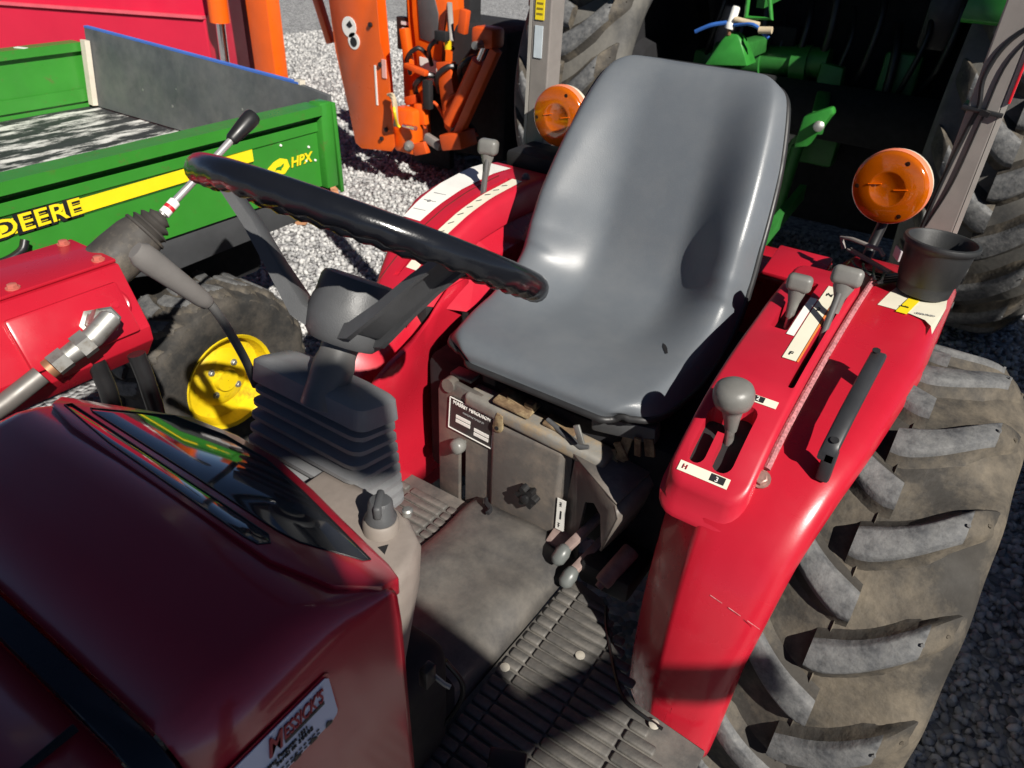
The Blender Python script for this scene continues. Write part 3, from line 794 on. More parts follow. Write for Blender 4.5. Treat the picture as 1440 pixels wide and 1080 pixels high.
# ------------------------------------------------------------------ floor
fl = MB(); fl.prism([(.122, -.62, .488), (.46, -.62, .488), (.465, -.195, .488), (.345, -.188, .488), (.318, -.172, .488), (.262, -.10, .488), (.232, -.06, .488), (.21, -.035, .488), (.165, -.03, .488), (.135, -.02, .488)], (0, 0, .012), bev=.002)
fp = fl.build('footplate', PLATE, TR, 40)
m = MB(); m.prism([(-.46, -.62, .488), (-.11, -.62, .488), (-.11, .02, .488), (-.30, .02, .488), (-.46, -.15, .488)], (0, 0, .012), bev=.002); fpr = m.build('footplate', PLATE, TR, 40)
def pad(w):
    m = MB(); m.box((0, 0, 0), (w, .0165, .008), bev=.0035, seg=2); o = m.build('tread_rib', PLATE, None, 50); return o
pads = {}
def inside(x, y):
    return y < -.045 and (x < .20 + .0 or y < -.06 - (x - .232) * 1.02)
for (xa, xb) in ((.140, .166), (.172, .258), (.264, .350), (.356, .445)):
    for j in range(22):
        y = -.058 - .0205 * j
        a, c = xa, xb
        if not inside(a, y): continue
        while not inside(c, y) and c - a > .02: c -= .01
        if y > -.205 and c > .33: c = min(c, .325)
        if y > -.215 and a > .33: continue
        w_ = round(c - a, 2)
        if w_ < .02: continue
        if w_ not in pads: pads[w_] = pad(w_); o_ = pads[w_]; o_.parent = fp
        else: o_ = kid(pads[w_], fp)
        o_.location = ((a + c) / 2, y, .5015)
padr = {}
for (xa, xb) in ((-.155, -.13), (-.25, -.16), (-.35, -.26)):
    for j in range(14):
        y = -.02 - .0205 * j; w_ = round(xb - xa, 3)
        if w_ not in padr: padr[w_] = pad(w_); o_ = padr[w_]; o_.parent = fpr
        else: o_ = kid(padr[w_], fpr)
        o_.location = ((xa + xb) / 2, y, .5015)
for p in ((.148, -.256), (.386, -.205), (.235, -.165)):
    m = MB(); m.lathe([(.0085, 0), (.008, .0015), (.004, .0028), (.001, .003)], (p[0], p[1], .505), (0, 0, 1), 14); m.build('plate_bolt', mat('bolt_pale', (.42, .39, .33), .5), fp, 50)
# rubber edge trim along the footplate
m = MB(); m.tube(spline([(.222, -.05, .504), (.240, -.085, .506), (.262, -.115, .506), (.30, -.165, .506), (.325, -.19, .506), (.35, -.20, .506), (.40, -.205, .506)], 5), .0028, 6); m.build('edge_trim', BLACK, fp)
# fender foot seam
# tunnel mat
rows = []
for j in range(15):
    y = .03 - .44 * j / 14; h = .043 + .004 * math.sin(j * 1.3); row = []
    drop = .010 * max(0, 1 - j / 3)
    for i in range(21):
        v = -1 + 2 * i / 20; x = -.003 + v * .132
        z = .494 + (h - drop) * max(0, 1 - abs(v) ** 5) ** .6 + .0025 * math.sin(5 * v + j * .7)
        row.append((x, y, z))
    rows.append(row)
m = MB(); m.loft(rows, closed=False, cap=False); mt_ = m.build('tunnel_mat', MATGREY, TR, 60, solid=.004)
m = MB(); m.tube(spline([(-.085, .012, .543), (-.075, .0, .546), (-.06, -.008, .545), (-.058, -.02, .545)], 4), .005, 6); m.build('mat_hook', VOID, mt_)

# ------------------------------------------------------------------ hood and dash
def hood():
    ys = [-.585, -.60, -.615, -.65, -.70, -.772]
    ys2 = [-.7965, -.9, -1.1, -1.4, -1.8]
    def ring(y, zt, hwid, rr=.055, low=.45):
        side = [(hwid + .006, low), (hwid + .010, low + .2), (hwid + .008, zt - .25), (hwid + .006, zt - .17), (hwid + .003, zt - rr - .03)]
        for k in range(7):
            a = math.pi / 2 * k / 6; side.append((hwid - rr + rr * math.cos(a), zt - rr + rr * math.sin(a)))
        top = [(x, zt + .004 * (1 - (x / .15) ** 2)) for x in (.11, .06, 0, -.06, -.11)]
        return [(x, y, z) for x, z in side] + [(x, y, z) for x, z in top] + [(-x, y, z) for x, z in reversed(side)]
    m = MB()
    cs = [(-.574, 1.0395, .008), (-.580, 1.0445, .008), (-.596, 1.0525, .014), (-.612, 1.0592, .022), (-.628, 1.0668, .024), (-.648, 1.0745, .033), (-.668, 1.075, .038), (-.71, 1.072, .042), (-.772, 1.066, .044)]
    m.loft([ring(y, z, .234, q) for y, z, q in cs], closed=False, cap=False)
    o = m.build('dash_cowl', HOODRED, TR, 60, solid=.004)
    m = MB(); m.loft([ring(y, 1.065 - .05 * (-.79 - y) - .05 * (-.79 - y) ** 2, .234 - .02 * (-.79 - y), .045) for y in ys2], closed=False, cap=False)
    h2 = m.build('hood', HOODRED, TR, 60, solid=.004)
    # black rubber seal between cowl and hood
    m = MB(); rg = []
    for y, e in ((-.7745, -.001), (-.776, .0025), (-.794, .0025), (-.7955, -.001)):
        rg.append([(x * 1.0, yy, z + e) if abs(x) < .2 else (x + math.copysign(e, x), yy, z) for x, yy, z in ring(y, 1.0655, .234, .044)])
    m.loft(rg, closed=False, cap=False); m.build('hood_seal', mat('seal_black', (.008, .010, .014), .3), TR, 60, solid=.004)
    m = MB(); m.tube([(.157, -.80, 1.066), (.155, -.95, 1.055), (.15, -1.3, 1.02)], .0035, 6); m.build('hood_seam', VOID, h2)
    return o
cowl = hood()
# dash lens: plane tilted towards the operator
ta = R(26.5)
def lens_pt(x, y, off=0): return V((x, y, 1.0685 - math.tan(ta) * (y + .61) + off))
# red instrument surround
pts = [(-.232, -.598), (-.15, -.502), (-.09, -.487), (-.02, -.488), (.06, -.508), (.13, -.530), (.205, -.552), (.226, -.562), (.228, -.585), (.205, -.618), (.15, -.633), (.0, -.632), (-.15, -.629), (-.21, -.618)]
m = MB(); m.prism([lens_pt(x, y, -.004) for x, y in pts], (0, 0, -.022)); sur = m.build('instrument_surround', HOODRED, TR, 40, bev=.003)
strip = [(-.205, -.602), (.09, -.613), (.122, -.617), (.131, -.624), (.128, -.632), (.115, -.633), (-.10, -.622), (-.2, -.611)]
strip = [(-.205, -.600), (.06, -.606), (.118, -.608), (.130, -.616), (.127, -.6255), (.112, -.627), (-.10, -.620), (-.203, -.608)]
m = MB(); m.prism([lens_pt(x, y, -.0034) for x, y in strip], (0, 0, -.006)); s1 = m.build('indicator_strip', GLASS, sur, 40, bev=.0008)
lens = [(-.190, -.590), (-.155, -.520), (-.09, -.502), (-.02, -.503), (.06, -.522), (.13, -.543), (.192, -.562), (.19, -.5685), (.14, -.594), (.115, -.597), (0, -.594), (-.18, -.5925)]
m = MB(); m.prism([lens_pt(x, y, -.0034) for x, y in lens], (0, 0, -.006)); ln = m.build('instrument_lens', GLASS, sur, 40, bev=.0008)
for (ol, pr_) in ((strip, s1), (lens, ln)):
    m = MB(); P = [lens_pt(x, y, -.0034) for x, y in ol]; rr = []
    for i in range(len(P)):
        t = (P[(i + 1) % len(P)] - P[i - 1]).normalized(); a = t.cross(V((0, .4, .9))).normalized(); b_ = t.cross(a)
        rr.append([P[i] + (a * math.cos(2 * math.pi * j / 6) + b_ * math.sin(2 * math.pi * j / 6)) * .0009 for j in range(6)])
    m.loft(rr, wrap=True, cap=False); m.build('lens_gasket', BLACK, pr_, 60)
# sticker on the hood side
so = V((.2385, -.595, .985))
sx = V((.0, 1, -.02)).normalized()
# side panel lies near x=.238; sticker corners worked out on that plane
def sk(a, b_, off=.0): return V((.2412 + off - .03 * (.069 + b_ * .8), -.656 + (a - .174) * .72, .969 + b_ * .80 + a * .02))
m = MB(); m.add([sk(0, 0), sk(.165, 0), sk(.172, .0035), sk(.174, .008), sk(.170, .062), sk(.165, .067), sk(0, .067)], [tuple(range(7))]); stk = m.build('dealer_sticker', mat('sticker_white', (.62, .66, .80), .35, var=.04), cowl, 0, solid=.0006)
m = MB(); m.add([sk(-.003, -.003, -.0009), sk(.167, -.003, -.0009), sk(.176, .001, -.0009), sk(.1775, .008, -.0009), sk(.173, .0655, -.0009), sk(.168, .070, -.0009), sk(-.003, .070, -.0009)], [tuple(range(7))]); m.build('sticker_border', RED, cowl, 0)
ox = .0013
text('sticker_name', "M", sk(.082, .038, ox), (0, 1, .02), (0, 0, 1), .020, INKRED, stk, width=.015, shear=.25, bold=.015)
text('sticker_name', "ESSICK'S", sk(.103, .0425, ox), (0, 1, .02), (0, 0, 1), .0150, INKRED, stk, width=.0400, shear=.25, bold=.012)
m = MB(); m.bar(sk(.104, .0385, ox), sk(.158, .0385, ox), .0035, .0006, up=(1, 0, 0)); m.build('sticker_bar', INK, stk, 0)
text('sticker_text', 'Massey Ferguson 1531', sk(.070, .026, ox), (0, 1, .02), (0, 0, 1), .0046, INK, stk, width=.044, bold=.012)
text('sticker_text', 'Serial #: 30605', sk(.088, .0185, ox), (0, 1, .02), (0, 0, 1), .0042, INK, stk, width=.036, bold=.008)
for k in range(2):
    m = MB()
    for j in range(9): m.bar(sk(.092 + j * .0062, .0095 - .0055 * k, ox), sk(.0958 + j * .0062, .0095 - .0055 * k, ox), .0014, .0004, up=(1, 0, 0))
    m.build('sticker_small_print', INK, stk, 0)
for j in range(7):
    m = MB(); P = sk(.02 + j * .023, .0015, ox)
    m.prism([P + V((0, a, c)) for a, c in ((-.003, -.0008), (.0045, -.0008), (.004, .0022), (.0015, .0026), (.001, .005), (-.0015, .005), (-.0025, .0022))], (.0004, 0, 0)); m.build('tractor_icon', INK, stk, 0)

# lit taupe cover behind the hood with the light switch
m = MB()
def covring(z, g):
    pts = [(.02, -.56), (.180 + g, -.56), (.188 + g, -.545), (.188 + g, -.512 + g), (.172 + g, -.480 + g), (.145 + g * .5, -.462 + g), (.115, -.455 + g), (.02, -.455 + g)]
    return [(x, y, z) for x, y in pts]
m.loft([covring(.55, -.02), covring(.80, -.012), covring(.93, .002), covring(.975, .004), covring(.985, .001), covring(.9885, -.005)])
cvr = m.build('dash_side_cover', COVER, TR, 50, bev=.003)
m = MB(); m.lathe([(.0185, 0), (.0185, .012), (.0165, .0145), (.015, .0145)], (.135, -.491, .988), (0, .05, 1), 28); sw = m.build('light_switch', mat('switch_ring', (.22, .19, .165), .6), cvr, 50)
m = MB(); m.lathe([(.0155, .013), (.0165, .018), (.0135, .022), (.0125, .036), (.0105, .039), (.001, .04)], (.135, -.491, .988), (0, .05, 1), 22)
m.box((.135, -.491, 1.022), (.008, .031, .016), Matrix.Rotation(R(35), 3, 'Z'), bev=.003); m.build('switch_knob', GREYPL, sw, 50)
m = MB(); m.prism([(.150, -.512, .9887), (.162, -.515, .9887), (.156, -.503, .9887)], (0, 0, .0004)); m.build('switch_mark', INK, cvr, 0)
m = MB(); m.lathe([(.006, 0), (.006, .006), (.004, .008)], (.142, -.458, .988), (0, 0, 1), 12); m.build('cover_screw', STEEL, cvr)
m = MB(); m.tube([(.19, -.49, .80), (.215, -.49, .795), (.222, -.488, .793)], .003, 8); m.build('key_pin', STEEL, cvr)
m = MB(); m.box((.199, -.50, .81), (.012, .018, .03), bev=.003); m.build('key_switch', BLACK, cvr)
m = MB(); m.box((.085, -.455, .60), (.13, .14, .22), bev=.035, seg=4); m.build('pedal_housing', BLACKMAT, TR, 50)
m = MB(); m.tube(spline([(.135, -.39, .66), (.158, -.382, .62), (.158, -.39, .58), (.14, -.42, .53), (.13, -.46, .507)], 5), .004, 8); m.build('wire', BLACK, TR)
m = MB(); m.box((0, -.60, .72), (.38, .1, .5), bev=.03, seg=3); m.build('firewall', BLACKMAT, TR)
# step bracket at the edge of the floor
m = MB(); m.box((.33, -.455, .60), (.10, .05, .04), Matrix.Rotation(R(20), 3, 'Z'), bev=.018, seg=4); m.build('step_bracket', HOODRED, TR, 60)
m = MB(); m.box((.262, -.42, .575), (.05, .03, .03), Matrix.Rotation(R(25), 3, 'Z'), bev=.003); m.build('step_clip', BLACK, TR)

# ------------------------------------------------------------------ steering column, boot, wheel
tw = R(31.4); WN = V((0, math.sin(tw), math.cos(tw))); WC = V((.004, -.336, 1.228)); E1 = V((1, 0, 0)); E2 = V((0, math.cos(tw), -math.sin(tw)))
rings = []
levels = 9
def rrect(cx, cy, cz, hx, hy, ch, tilt):
    pts = []
    for (sx_, sy_, a0) in ((1, -1, -90), (1, 1, 0), (-1, 1, 90), (-1, -1, 180)):
        for k in range(4):
            a = R(a0 + 30 * k); pts.append(((hx - ch) * sx_ + ch * math.cos(a), (hy - ch) * sy_ + ch * math.sin(a)))
    return [(cx + px, cy + py * math.cos(tilt), cz - py * math.sin(tilt)) for px, py in pts]
topz = 1.072
rings.append(rrect(-.016, -.412, topz + .010, .056, .020, .010, tw * .5))
rings.append(rrect(-.016, -.414, topz + .004, .082, .029, .012, tw * .5))
rings.append(rrect(-.016, -.415, topz, .087, .032, .012, tw * .5))
rings.append(rrect(-.016, -.417, topz - .024, .089, .034, .012, tw * .45))
nr = 8
for k in range(nr):
    f = (k + .1) / nr; z = topz - .027 - .125 * f
    hx = .080 + .008 * f; hy = .028 + .018 * f; cy = -.418 - .018 * f; tl = tw * .45 * (1 - f)
    dz = .125 / nr
    rings.append(rrect(-.016, cy, z, hx - .003, hy - .003, .012, tl))
    rings.append(rrect(-.016, cy, z - dz * .25, hx + .006, hy + .006, .014, tl))
    rings.append(rrect(-.016, cy, z - dz * .6, hx + .006, hy + .006, .014, tl))
    rings.append(rrect(-.016, cy, z - dz * .85, hx - .003, hy - .003, .012, tl))
m = MB(); m.loft(rings); bt = m.build('column_boot', BOOT, TR, 32)
for (x, z) in ((-.105, .985), (-.045, .975)):
    m = MB(); m.box((x, -.492, z), (.014, .012, .022), Matrix.Rotation(R(15), 3, 'X'), bev=.004); m.lathe([(.006, 0), (.004, .012)], (x + .004, -.495, z + .004), (0, -1, .2), 10); m.build('boot_clip', BLACK, bt)
m = MB(); c0 = WC - WN * .20; m.lathe([(.023, 0), (.023, .05), (.0205, .06), (.020, .10)], c0, WN, 28); m.build('steering_column', COLGREY, TR, 50)
# rim
m = MB(); rings = []; NA = 132
for i in range(NA):
    a = 2 * math.pi * i / NA; rad = E1 * math.cos(a) + E2 * math.sin(a); ring = []
    for j in range(16):
        t = 2 * math.pi * j / 16; rr = .0138
        under_ = max(0, -math.sin(t)) * .7 + max(0, -math.cos(t)) * .5
        rr += .0024 * under_ * math.cos(a * 40) if under_ > 0 else 0
        ring.append(WC + rad * (.1815 + rr * math.cos(t)) + WN * rr * 1.02 * math.sin(t))
    rings.append(ring)
m.loft(rings, wrap=True, cap=False); sw_ = m.build('steering_wheel', RIMBLK, TR, 180)
# hub
m = MB(); m.lathe([(.020, -.128), (.036, -.126), (.043, -.118), (.046, -.100), (.0445, -.082), (.043, -.078), (.0425, -.060), (.040, -.054), (.034, -.052), (.001, -.051)], WC, WN, 40); hb = m.build('hub', GREYPL, sw_, 40)
for ang in (92, 207, 336):
    a = R(ang); rad = E1 * math.cos(a) + E2 * math.sin(a); tan = -E1 * math.sin(a) + E2 * math.cos(a)
    m = MB(); secs = []
    for (q, h, w_, th) in ((.020, -.112, .024, .010), (.050, -.104, .0225, .010), (.090, -.070, .0185, .0075), (.130, -.034, .0165, .0065), (.168, -.006, .0155, .0055), (.178, .0, .015, .005)):
        c = WC + rad * q + WN * h; dn = (WN * 1 - rad * .65).normalized()
        secs.append([c + tan * (w_ * x) + dn * (th * y) for x, y in ((-1, -1), (-.75, -1), (-.72, -.1), (.72, -.1), (.75, -1), (1, -1), (1, .7), (.8, 1), (-.8, 1), (-1, .7))])
    m.loft(secs); m.build('spoke', GREYPL, sw_, 40)
# gear shift lever with grey grip
m = MB(); m.tube(spline([(-.120, -.431, 1.03), (-.118, -.44, 1.07), (-.122, -.452, 1.115), (-.126, -.462, 1.145), (-.13, -.468, 1.155)], 5), .0052, 10); sl = m.build('shuttle_lever', COLGREY, TR)
m = MB(); g0, g1 = V((-.128, -.4665, 1.153)), V((-.135, -.527, 1.232))
ax = (g1 - g0).normalized(); sd = ax.cross(V((.5, -.5, .6))).normalized(); nn = ax.cross(sd); secs = []
for (t, w_, h_) in ((-.03, .006, .005), (0, .0082, .0072), (.1, .0098, .0082), (.5, .0118, .009), (.8, .0135, .009), (.93, .0130, .008), (1.0, .009, .006)):
    c = g0 + (g1 - g0) * t; secs.append([c + sd * w_ * math.cos(2 * math.pi * k / 16) + nn * h_ * math.sin(2 * math.pi * k / 16) for k in range(16)])
m.loft(secs); m.build('grip', mat('grip_grey', (.15, .14, .132), .6, var=.08, bump=.06), sl, 60)

# ------------------------------------------------------------------ loader valve and joystick on the right
m = MB()
prof_ = [(-.715, .86), (-.715, 1.02), (-.578, 1.022), (-.530, .925), (-.530, .90), (-.56, .86)]
m.loft([[(x, y, z) for x, z in prof_] for y in (-1.0, -.325)]); lv = m.build('loader_valve', RED, TR, 20, bev=.0025)
m = MB(); m.box((-.647, -.64, 1.026), (.128, .63, .006), bev=.002); m.build('valve_cover', RED, lv)
for p in ((-.698, -.345), (-.598, -.345), (-.598, -.475), (-.698, -.475)):
    m = MB(); hexbolt(m, (p[0], p[1], 1.029), (0, 0, 1), .0075, .006); m.build('bolt', mat('painted_bolt', (.45, .12, .09), .5), lv)
fn = V((.9, .0, .45)).normalized()
def vf(y, t): return V((-.572 + .037 * t, y, 1.014 - .069 * t))
m = MB(); c = vf(-.365, .6); m.lathe([(.026, -.006), (.026, .004), (.022, .006), (.018, .004), (.001, .004)], c, fn, 24); m.lathe([(.007, .004), (.006, .009)], c, fn, 8); m.build('valve_port', RED, lv)
m = MB(); m.box(vf(-.43, .72) + fn * .001, (.012, .17, .085), Matrix((V((.9, 0, .45)).normalized(), V((0, 1, 0)), V((-.45, 0, .9)).normalized())).transposed(), bev=.005); m.build('valve_block', RED, lv)
c = vf(-.405, .8)
m = MB(); m.lathe([(.024, 0), (.024, .008), (.018, .010), (.018, .018)], c, fn, 6); m.lathe([(.017, .016), (.017, .036)], c, fn, 20); m.lathe([(.021, .034), (.021, .052), (.017, .055)], c, fn, 6)
m.build('hose_fitting', STEEL, lv, 35)
e0 = c + fn * .055; 
m = MB(); m.tube([e0 - fn * .01, e0 + fn * .006, e0 + V((.004, -.03, -.016)), e0 + V((-.004, -.075, -.035))], [.016, .016, .016, .014], 18); m.lathe([(.020, 0), (.020, .02)], e0 + V((.002, -.035, -.019)), V((-.1, -.85, -.35)), 6)
m.lathe([(.0175, 0), (.0175, .022)], e0 + V((-.004, -.070, -.033)), V((-.1, -.85, -.35)), 6); m.build('hose_elbow', STEEL, lv, 35)
m = MB(); h0 = e0 + V((-.006, -.09, -.04)); m.tube([h0, h0 + V((-.002, -.008, -.004))], .0150, 16); m.build('hose_collar', mat('copper_band', (.30, .15, .08), .5, metal=.5), lv)
m = MB(); m.tube(spline([h0 + V((-.004, -.018, -.008)), h0 + V((-.01, -.07, -.03)), h0 + V((-.02, -.14, -.06)), h0 + V((-.04, -.24, -.16))], 4), .0145, 16); m.build('hydraulic_hose', mat('hose_end', (.16, .15, .14), .5, metal=.4), lv)
for (dx, dy) in ((.0, .0), (.03, .05)):
    m = MB(); m.tube(spline([(-.54 + dx, -.42 + dy, .90), (-.53 + dx, -.42 + dy, .84), (-.52 + dx, -.43 + dy, .76), (-.50 + dx, -.45, .60)], 4), .014, 12); m.build('hydraulic_hose', BLACK, lv)
# rubber bellows and joystick
j0 = V((-.640, -.305, 1.000)); ja = V((.02, .095, .058)).normalized()
m = MB(); m.lathe([(0.0416, -0.0148), (0.0416, 0.0222), (0.0400, 0.0555), (0.0368, 0.0703), (0.0392, 0.0725), (0.0376, 0.0762), (0.0288, 0.0777), (0.0320, 0.0829), (0.0344, 0.0844), (0.0320, 0.0873), (0.0232, 0.0895), (0.0280, 0.0947), (0.0288, 0.0962), (0.0256, 0.0992), (0.0176, 0.1021), (0.0208, 0.1080), (0.0144, 0.1110), (0.0080, 0.1147)], j0, ja, 28); m.build('joystick_boot', mat('boot_dusty', (.05, .045, .040), .7, var=.3, vscale=20, dust=(.13, .11, .085), damt=.35, dscale=14), lv, 30)
p1 = j0 + ja * .112; top = V((-.625, -.035, 1.158))
m = MB(); m.tube([p1 - ja * .02, p1 + (top - p1) * .45, top], .0065, 12); js = m.build('joystick', mat('bright_rod', (.66, .64, .62), .3, metal=.7), lv)
jd = (top - p1).normalized()
m = MB(); m.lathe([(.0095, 0), (.0095, .030), (.007, .032)], p1 + jd * .005, jd, 20); m.build('lock_sleeve', WHITE, js)
m = MB(); m.lathe([(.0097, .011), (.0097, .018)], p1 + jd * .005, jd, 20); m.build('sleeve_band', mat('band_red', (.5, .02, .03), .4), js)
m = MB(); m.lathe([(.0085, -.005), (.0115, 0), (.0155, .045), (.0155, .058), (.013, .064), (.001, .065)], top - jd * .01, jd, 22); m.build('handle', BLACK, js, 50)

# ------------------------------------------------------------------ right fender quadrant
def qprof(y): return lerp(y, [(0, .82), (.07, .875), (.12, .908), (.17, .935), (.23, .960), (.30, .981), (.38, .995), (.5, 1.002), (.7, .99)])
rings = []
for y in np.linspace(.07, .60, 24):
    z = qprof(y); b_ = min(fz(y) - .03, z - .05); xo_ = lerp(y, [(.07, .415), (.15, .45), (.25, .49), (.32, .508)])
    rings.append([(x, y, zz) for x, zz in ((-xo_, b_), (-xo_, z - .012), (-xo_ + .006, z - .003), (-xo_ + .018, z), (-.345, z), (-.334, z - .004), (-.329, z - .014), (-.322, b_ + .01), (-.322, b_))])
m = MB(); m.loft(rings); qd = m.build('quadrant_console', CONRED, TR, 50)
cut(qd, [slot(-.3925, -.3815, .05, .50, .9, 1.2, rad=.005), slot(-.4115, -.4085, .02, .50, .985, 1.2, rad=.0012), MB().box((-.41, .3, 1.1), (.003, .6, .2005))][:1])
m = MB(); m.tube([(-.415, y, qprof(y) + .0002) for y in np.linspace(.08, .5, 16)], .0016, 6); m.build('groove_line', mat('dark_red_line', (.12, .01, .01), .6), qd)
patch('quadrant_label', -.500, -.432, .24, .575, qprof, WHITE, qd, .0014, ny=14, shape=lambda t: (-.500 + .022 * (1 - t) ** 2, -.432))
m = MB()
for k in range(3):
    y = .27 + .035 * k; m.bar((-.475, y, qprof(y) + .0028), (-.445, y + .004, qprof(y) + .0028), .0012, .0006)
m.lathe([(.004, 0), (.004, .0006)], (-.46, .305, qprof(.305) + .003), (0, -.1, 1), 12); m.build('quadrant_label_lines', INKGREY, qd)
patch('depth_scale', -.377, -.350, .13, .50, qprof, CREAM, qd, .0014, ny=14)
m = MB()
for k in range(10):
    y = .16 + .032 * k; m.bar((-.370, y, qprof(y) + .0026), (-.362, y + .010, qprof(y + .01) + .0026), .0018, .0006)
m.build('depth_scale_marks', INK, qd)
m = MB(); m.add([(-.322, .30, .93), (-.27, .36, .86), (-.27, .20, .82), (-.322, .10, .86)], [(0, 1, 2, 3)]); m.build('quadrant_skirt', CONRED, qd, 0, solid=.004)
m = MB(); m.tube([(-.29, .43, .90), (-.27, .44, .955), (-.262, .46, .945), (-.27, .47, .90)], .008, 8); m.build('quadrant_stop', KNOB, qd)
lever('quadrant_lever', (-.388, .40, .97), (-.395, .425, 1.06), knob_paddle((-.398, .432, 1.085), (0, .12, 1), .044, .034, .030, R(15)), .0055, COLGREY)
m = MB(); m.bar((-.388, .40, .97), (-.392, .415, 1.035), .014, .006, up=(1, 0, 0)); m.build('lever_blade', COLGREY, TR)
m = MB(); m.lathe([(.010, 0), (.010, .006), (.004, .012)], (-.36, .53, qprof(.53)), (0, 0, 1), 14); m.build('quadrant_knob', COLGREY, qd)
m = MB(); m.box((-.40, .68, 1.0), (.16, .12, .05), bev=.01); m.build('lamp_mount', BLACKMAT, TR)
m = MB(); m.box((-.33, .16, .78), (.04, .10, .16), bev=.015); m.build('fender_hinge', BLACKMAT, TR)
# red inner fender bulge on the right side
m = MB(); rows = []
for j in range(13):
    y = -.17 + .40 * j / 12; row = []
    for i in range(11):
        z = .46 + .42 * i / 10
        zz = min(z, fz(max(y, -.17)) - .02 - .065 * math.exp(-((y - .07) / .12) ** 2))
        x = -.300 + .035 * math.exp(-((y + .02) / .10) ** 2) * math.exp(-((z - .80) / .12) ** 2) + .012 * math.exp(-((z - .5) / .1) ** 2)
        row.append((x, y, zz))
    rows.append(row)
m.loft(rows, closed=False, cap=False); m.build('fender_inner', RED, TR, 60, solid=.004)

# ------------------------------------------------------------------ green utility vehicle
UV = empty('utility_vehicle', (-1.8, 0, 0))
tag(UV, 'green utility vehicle with yellow striped cargo bed, yellow wheel and dirty black bed floor', 'utility vehicle')
def uv(o): return under(UV, o)
XN, XF, YR, YF = -1.165, -2.53, .735, -.85
YRN = .66
def sidewall(x, s, name):
    m = MB(); t = .022
    prof_ = [(0, .765), (0, .925), (.006, .93), (.006, .955), (-.004, .960), (-.004, .975), (.030, .978), (.030, 1.005), (-.035, 1.005), (-.035, .975), (-.014, .97), (-.022, .765)]
    m.loft([[(x + s * px, y, z + .015 * (y - YF) / (YR - YF)) for px, z in prof_] for y in (YF, (YRN if s > 0 else YR) - .02)]); return uv(m.build(name, GREEN, UV, 30))
sn = sidewall(XN, 1, 'bed_side'); sf = sidewall(XF, -1, 'bed_side')
m = MB(); m.box((XN + .002, YRN, .90), (.05, .045, .25), bev=.006); uv(m.build('bed_corner_post', GREEN, UV))
m = MB(); m.prism([(XN + .03, YRN + .02, 1.02), (XN - .04, YRN + .02, 1.02), (XN - .03, YRN + .05, .76), (XN + .005, YRN + .05, .74)], (0, .015, 0), bev=.003); uv(m.build('bed_corner_plate', GREEN, UV))
m = MB(); m.box((XF + .02, YR, .90), (.04, .04, .22), bev=.006); uv(m.build('bed_corner_post', GREEN, UV))
m = MB(); m.box(((XN + XF) / 2, YF, .90), (XN - XF, .03, .22), bev=.006); uv(m.build('bed_headboard', GREEN, UV))
m = MB(); m.box(((XN + XF) / 2, -.06, .782), (XN - XF - .02, 1.56, .014)); uv(m.build('bed_floor', BEDMAT, UV))
m = MB(); m.box((XF + .03, .43, .835), (.004, .6, .045)); uv(m.build('bed_inner_rib', GREEN, UV))
m = MB(); m.bar((XF - .012, .5, 1.0185), (XF + .03, .515, 1.0185), .018, .002); uv(m.build('white_tape', WHITE, UV))
# yellow decal, lettering
def dec(y, z, off=.0): return V((XN + .0075 + off, y, z))
m = MB(); m.add([dec(-.85, .878, -.004), dec(.40, .908, -.004), dec(.40, .940, -.004), dec(-.85, .912, -.004)], [(0, 1, 2, 3)]); st_ = uv(m.build('yellow_stripe', YELLOW, UV, 0, solid=.001))
m = MB(); m.add([dec(-.85, .872, -.0062), dec(.40, .902, -.0062), dec(.40, .945, -.0062), dec(-.85, .917, -.0062)], [(0, 1, 2, 3)]); uv(m.build('stripe_border', mat('dark_green', (.015, .08, .012), .5), UV, 0, solid=.001))
for (s_, y_, w_) in (('JOHN', -.440, .140), ('DEERE', -.272, .185)):
    for (m_, off, bold, nm, e_) in ((INK, -.0022, .085, 'lettering_outline', .005), (YELLOW, -.0008, .012, 'lettering', 0)):
        o_ = text(nm, s_, dec(y_ - e_, (.889 if s_ == 'JOHN' else .893) - e_ * .3, off), (0, 1, .024), (0, 0, 1), .038, m_, UV, width=w_ + 2 * e_, bold=bold, thick=.0003); uv(o_)
o_ = text('model_lettering', 'HPX', dec(.525, .862, -.004), (0, 1, .017), (0, 0, 1), .028, YELLOW, UV, width=.085, bold=.03, shear=.2); uv(o_)
m = MB(); P = dec(.485, .868, -.005)
m.prism([P + V((0, a, c)) for a, c in ((-.042, -.010), (-.016, -.018), (.016, -.018), (.036, -.002), (.030, .020), (.006, .028), (-.018, .022), (-.042, .008))], (.001, 0, 0)); lg = uv(m.build('deer_badge', YELLOW, UV, 0))
m = MB(); P = dec(.485, .868, -.0038)
m.prism([P + V((0, a, c)) for a, c in ((-.018, -.004), (-.012, -.001), (-.004, -.003), (.004, -.006), (.006, -.001), (.014, .004), (.016, .012), (.009, .009), (.004, .006), (-.004, .006), (-.012, .005))], (.0006, 0, 0)); uv(m.build('deer_badge_figure', GREEN, UV, 0))
for (y, z) in ((.50, .93), (.60, .905), (.585, .868), (.62, .862), (.53, .945)):
    m = MB(); m.lathe([(.004, 0), (.003, .003)], dec(y, z, -.006), (1, 0, 0), 10); uv(m.build('rivet', WHITE, UV))
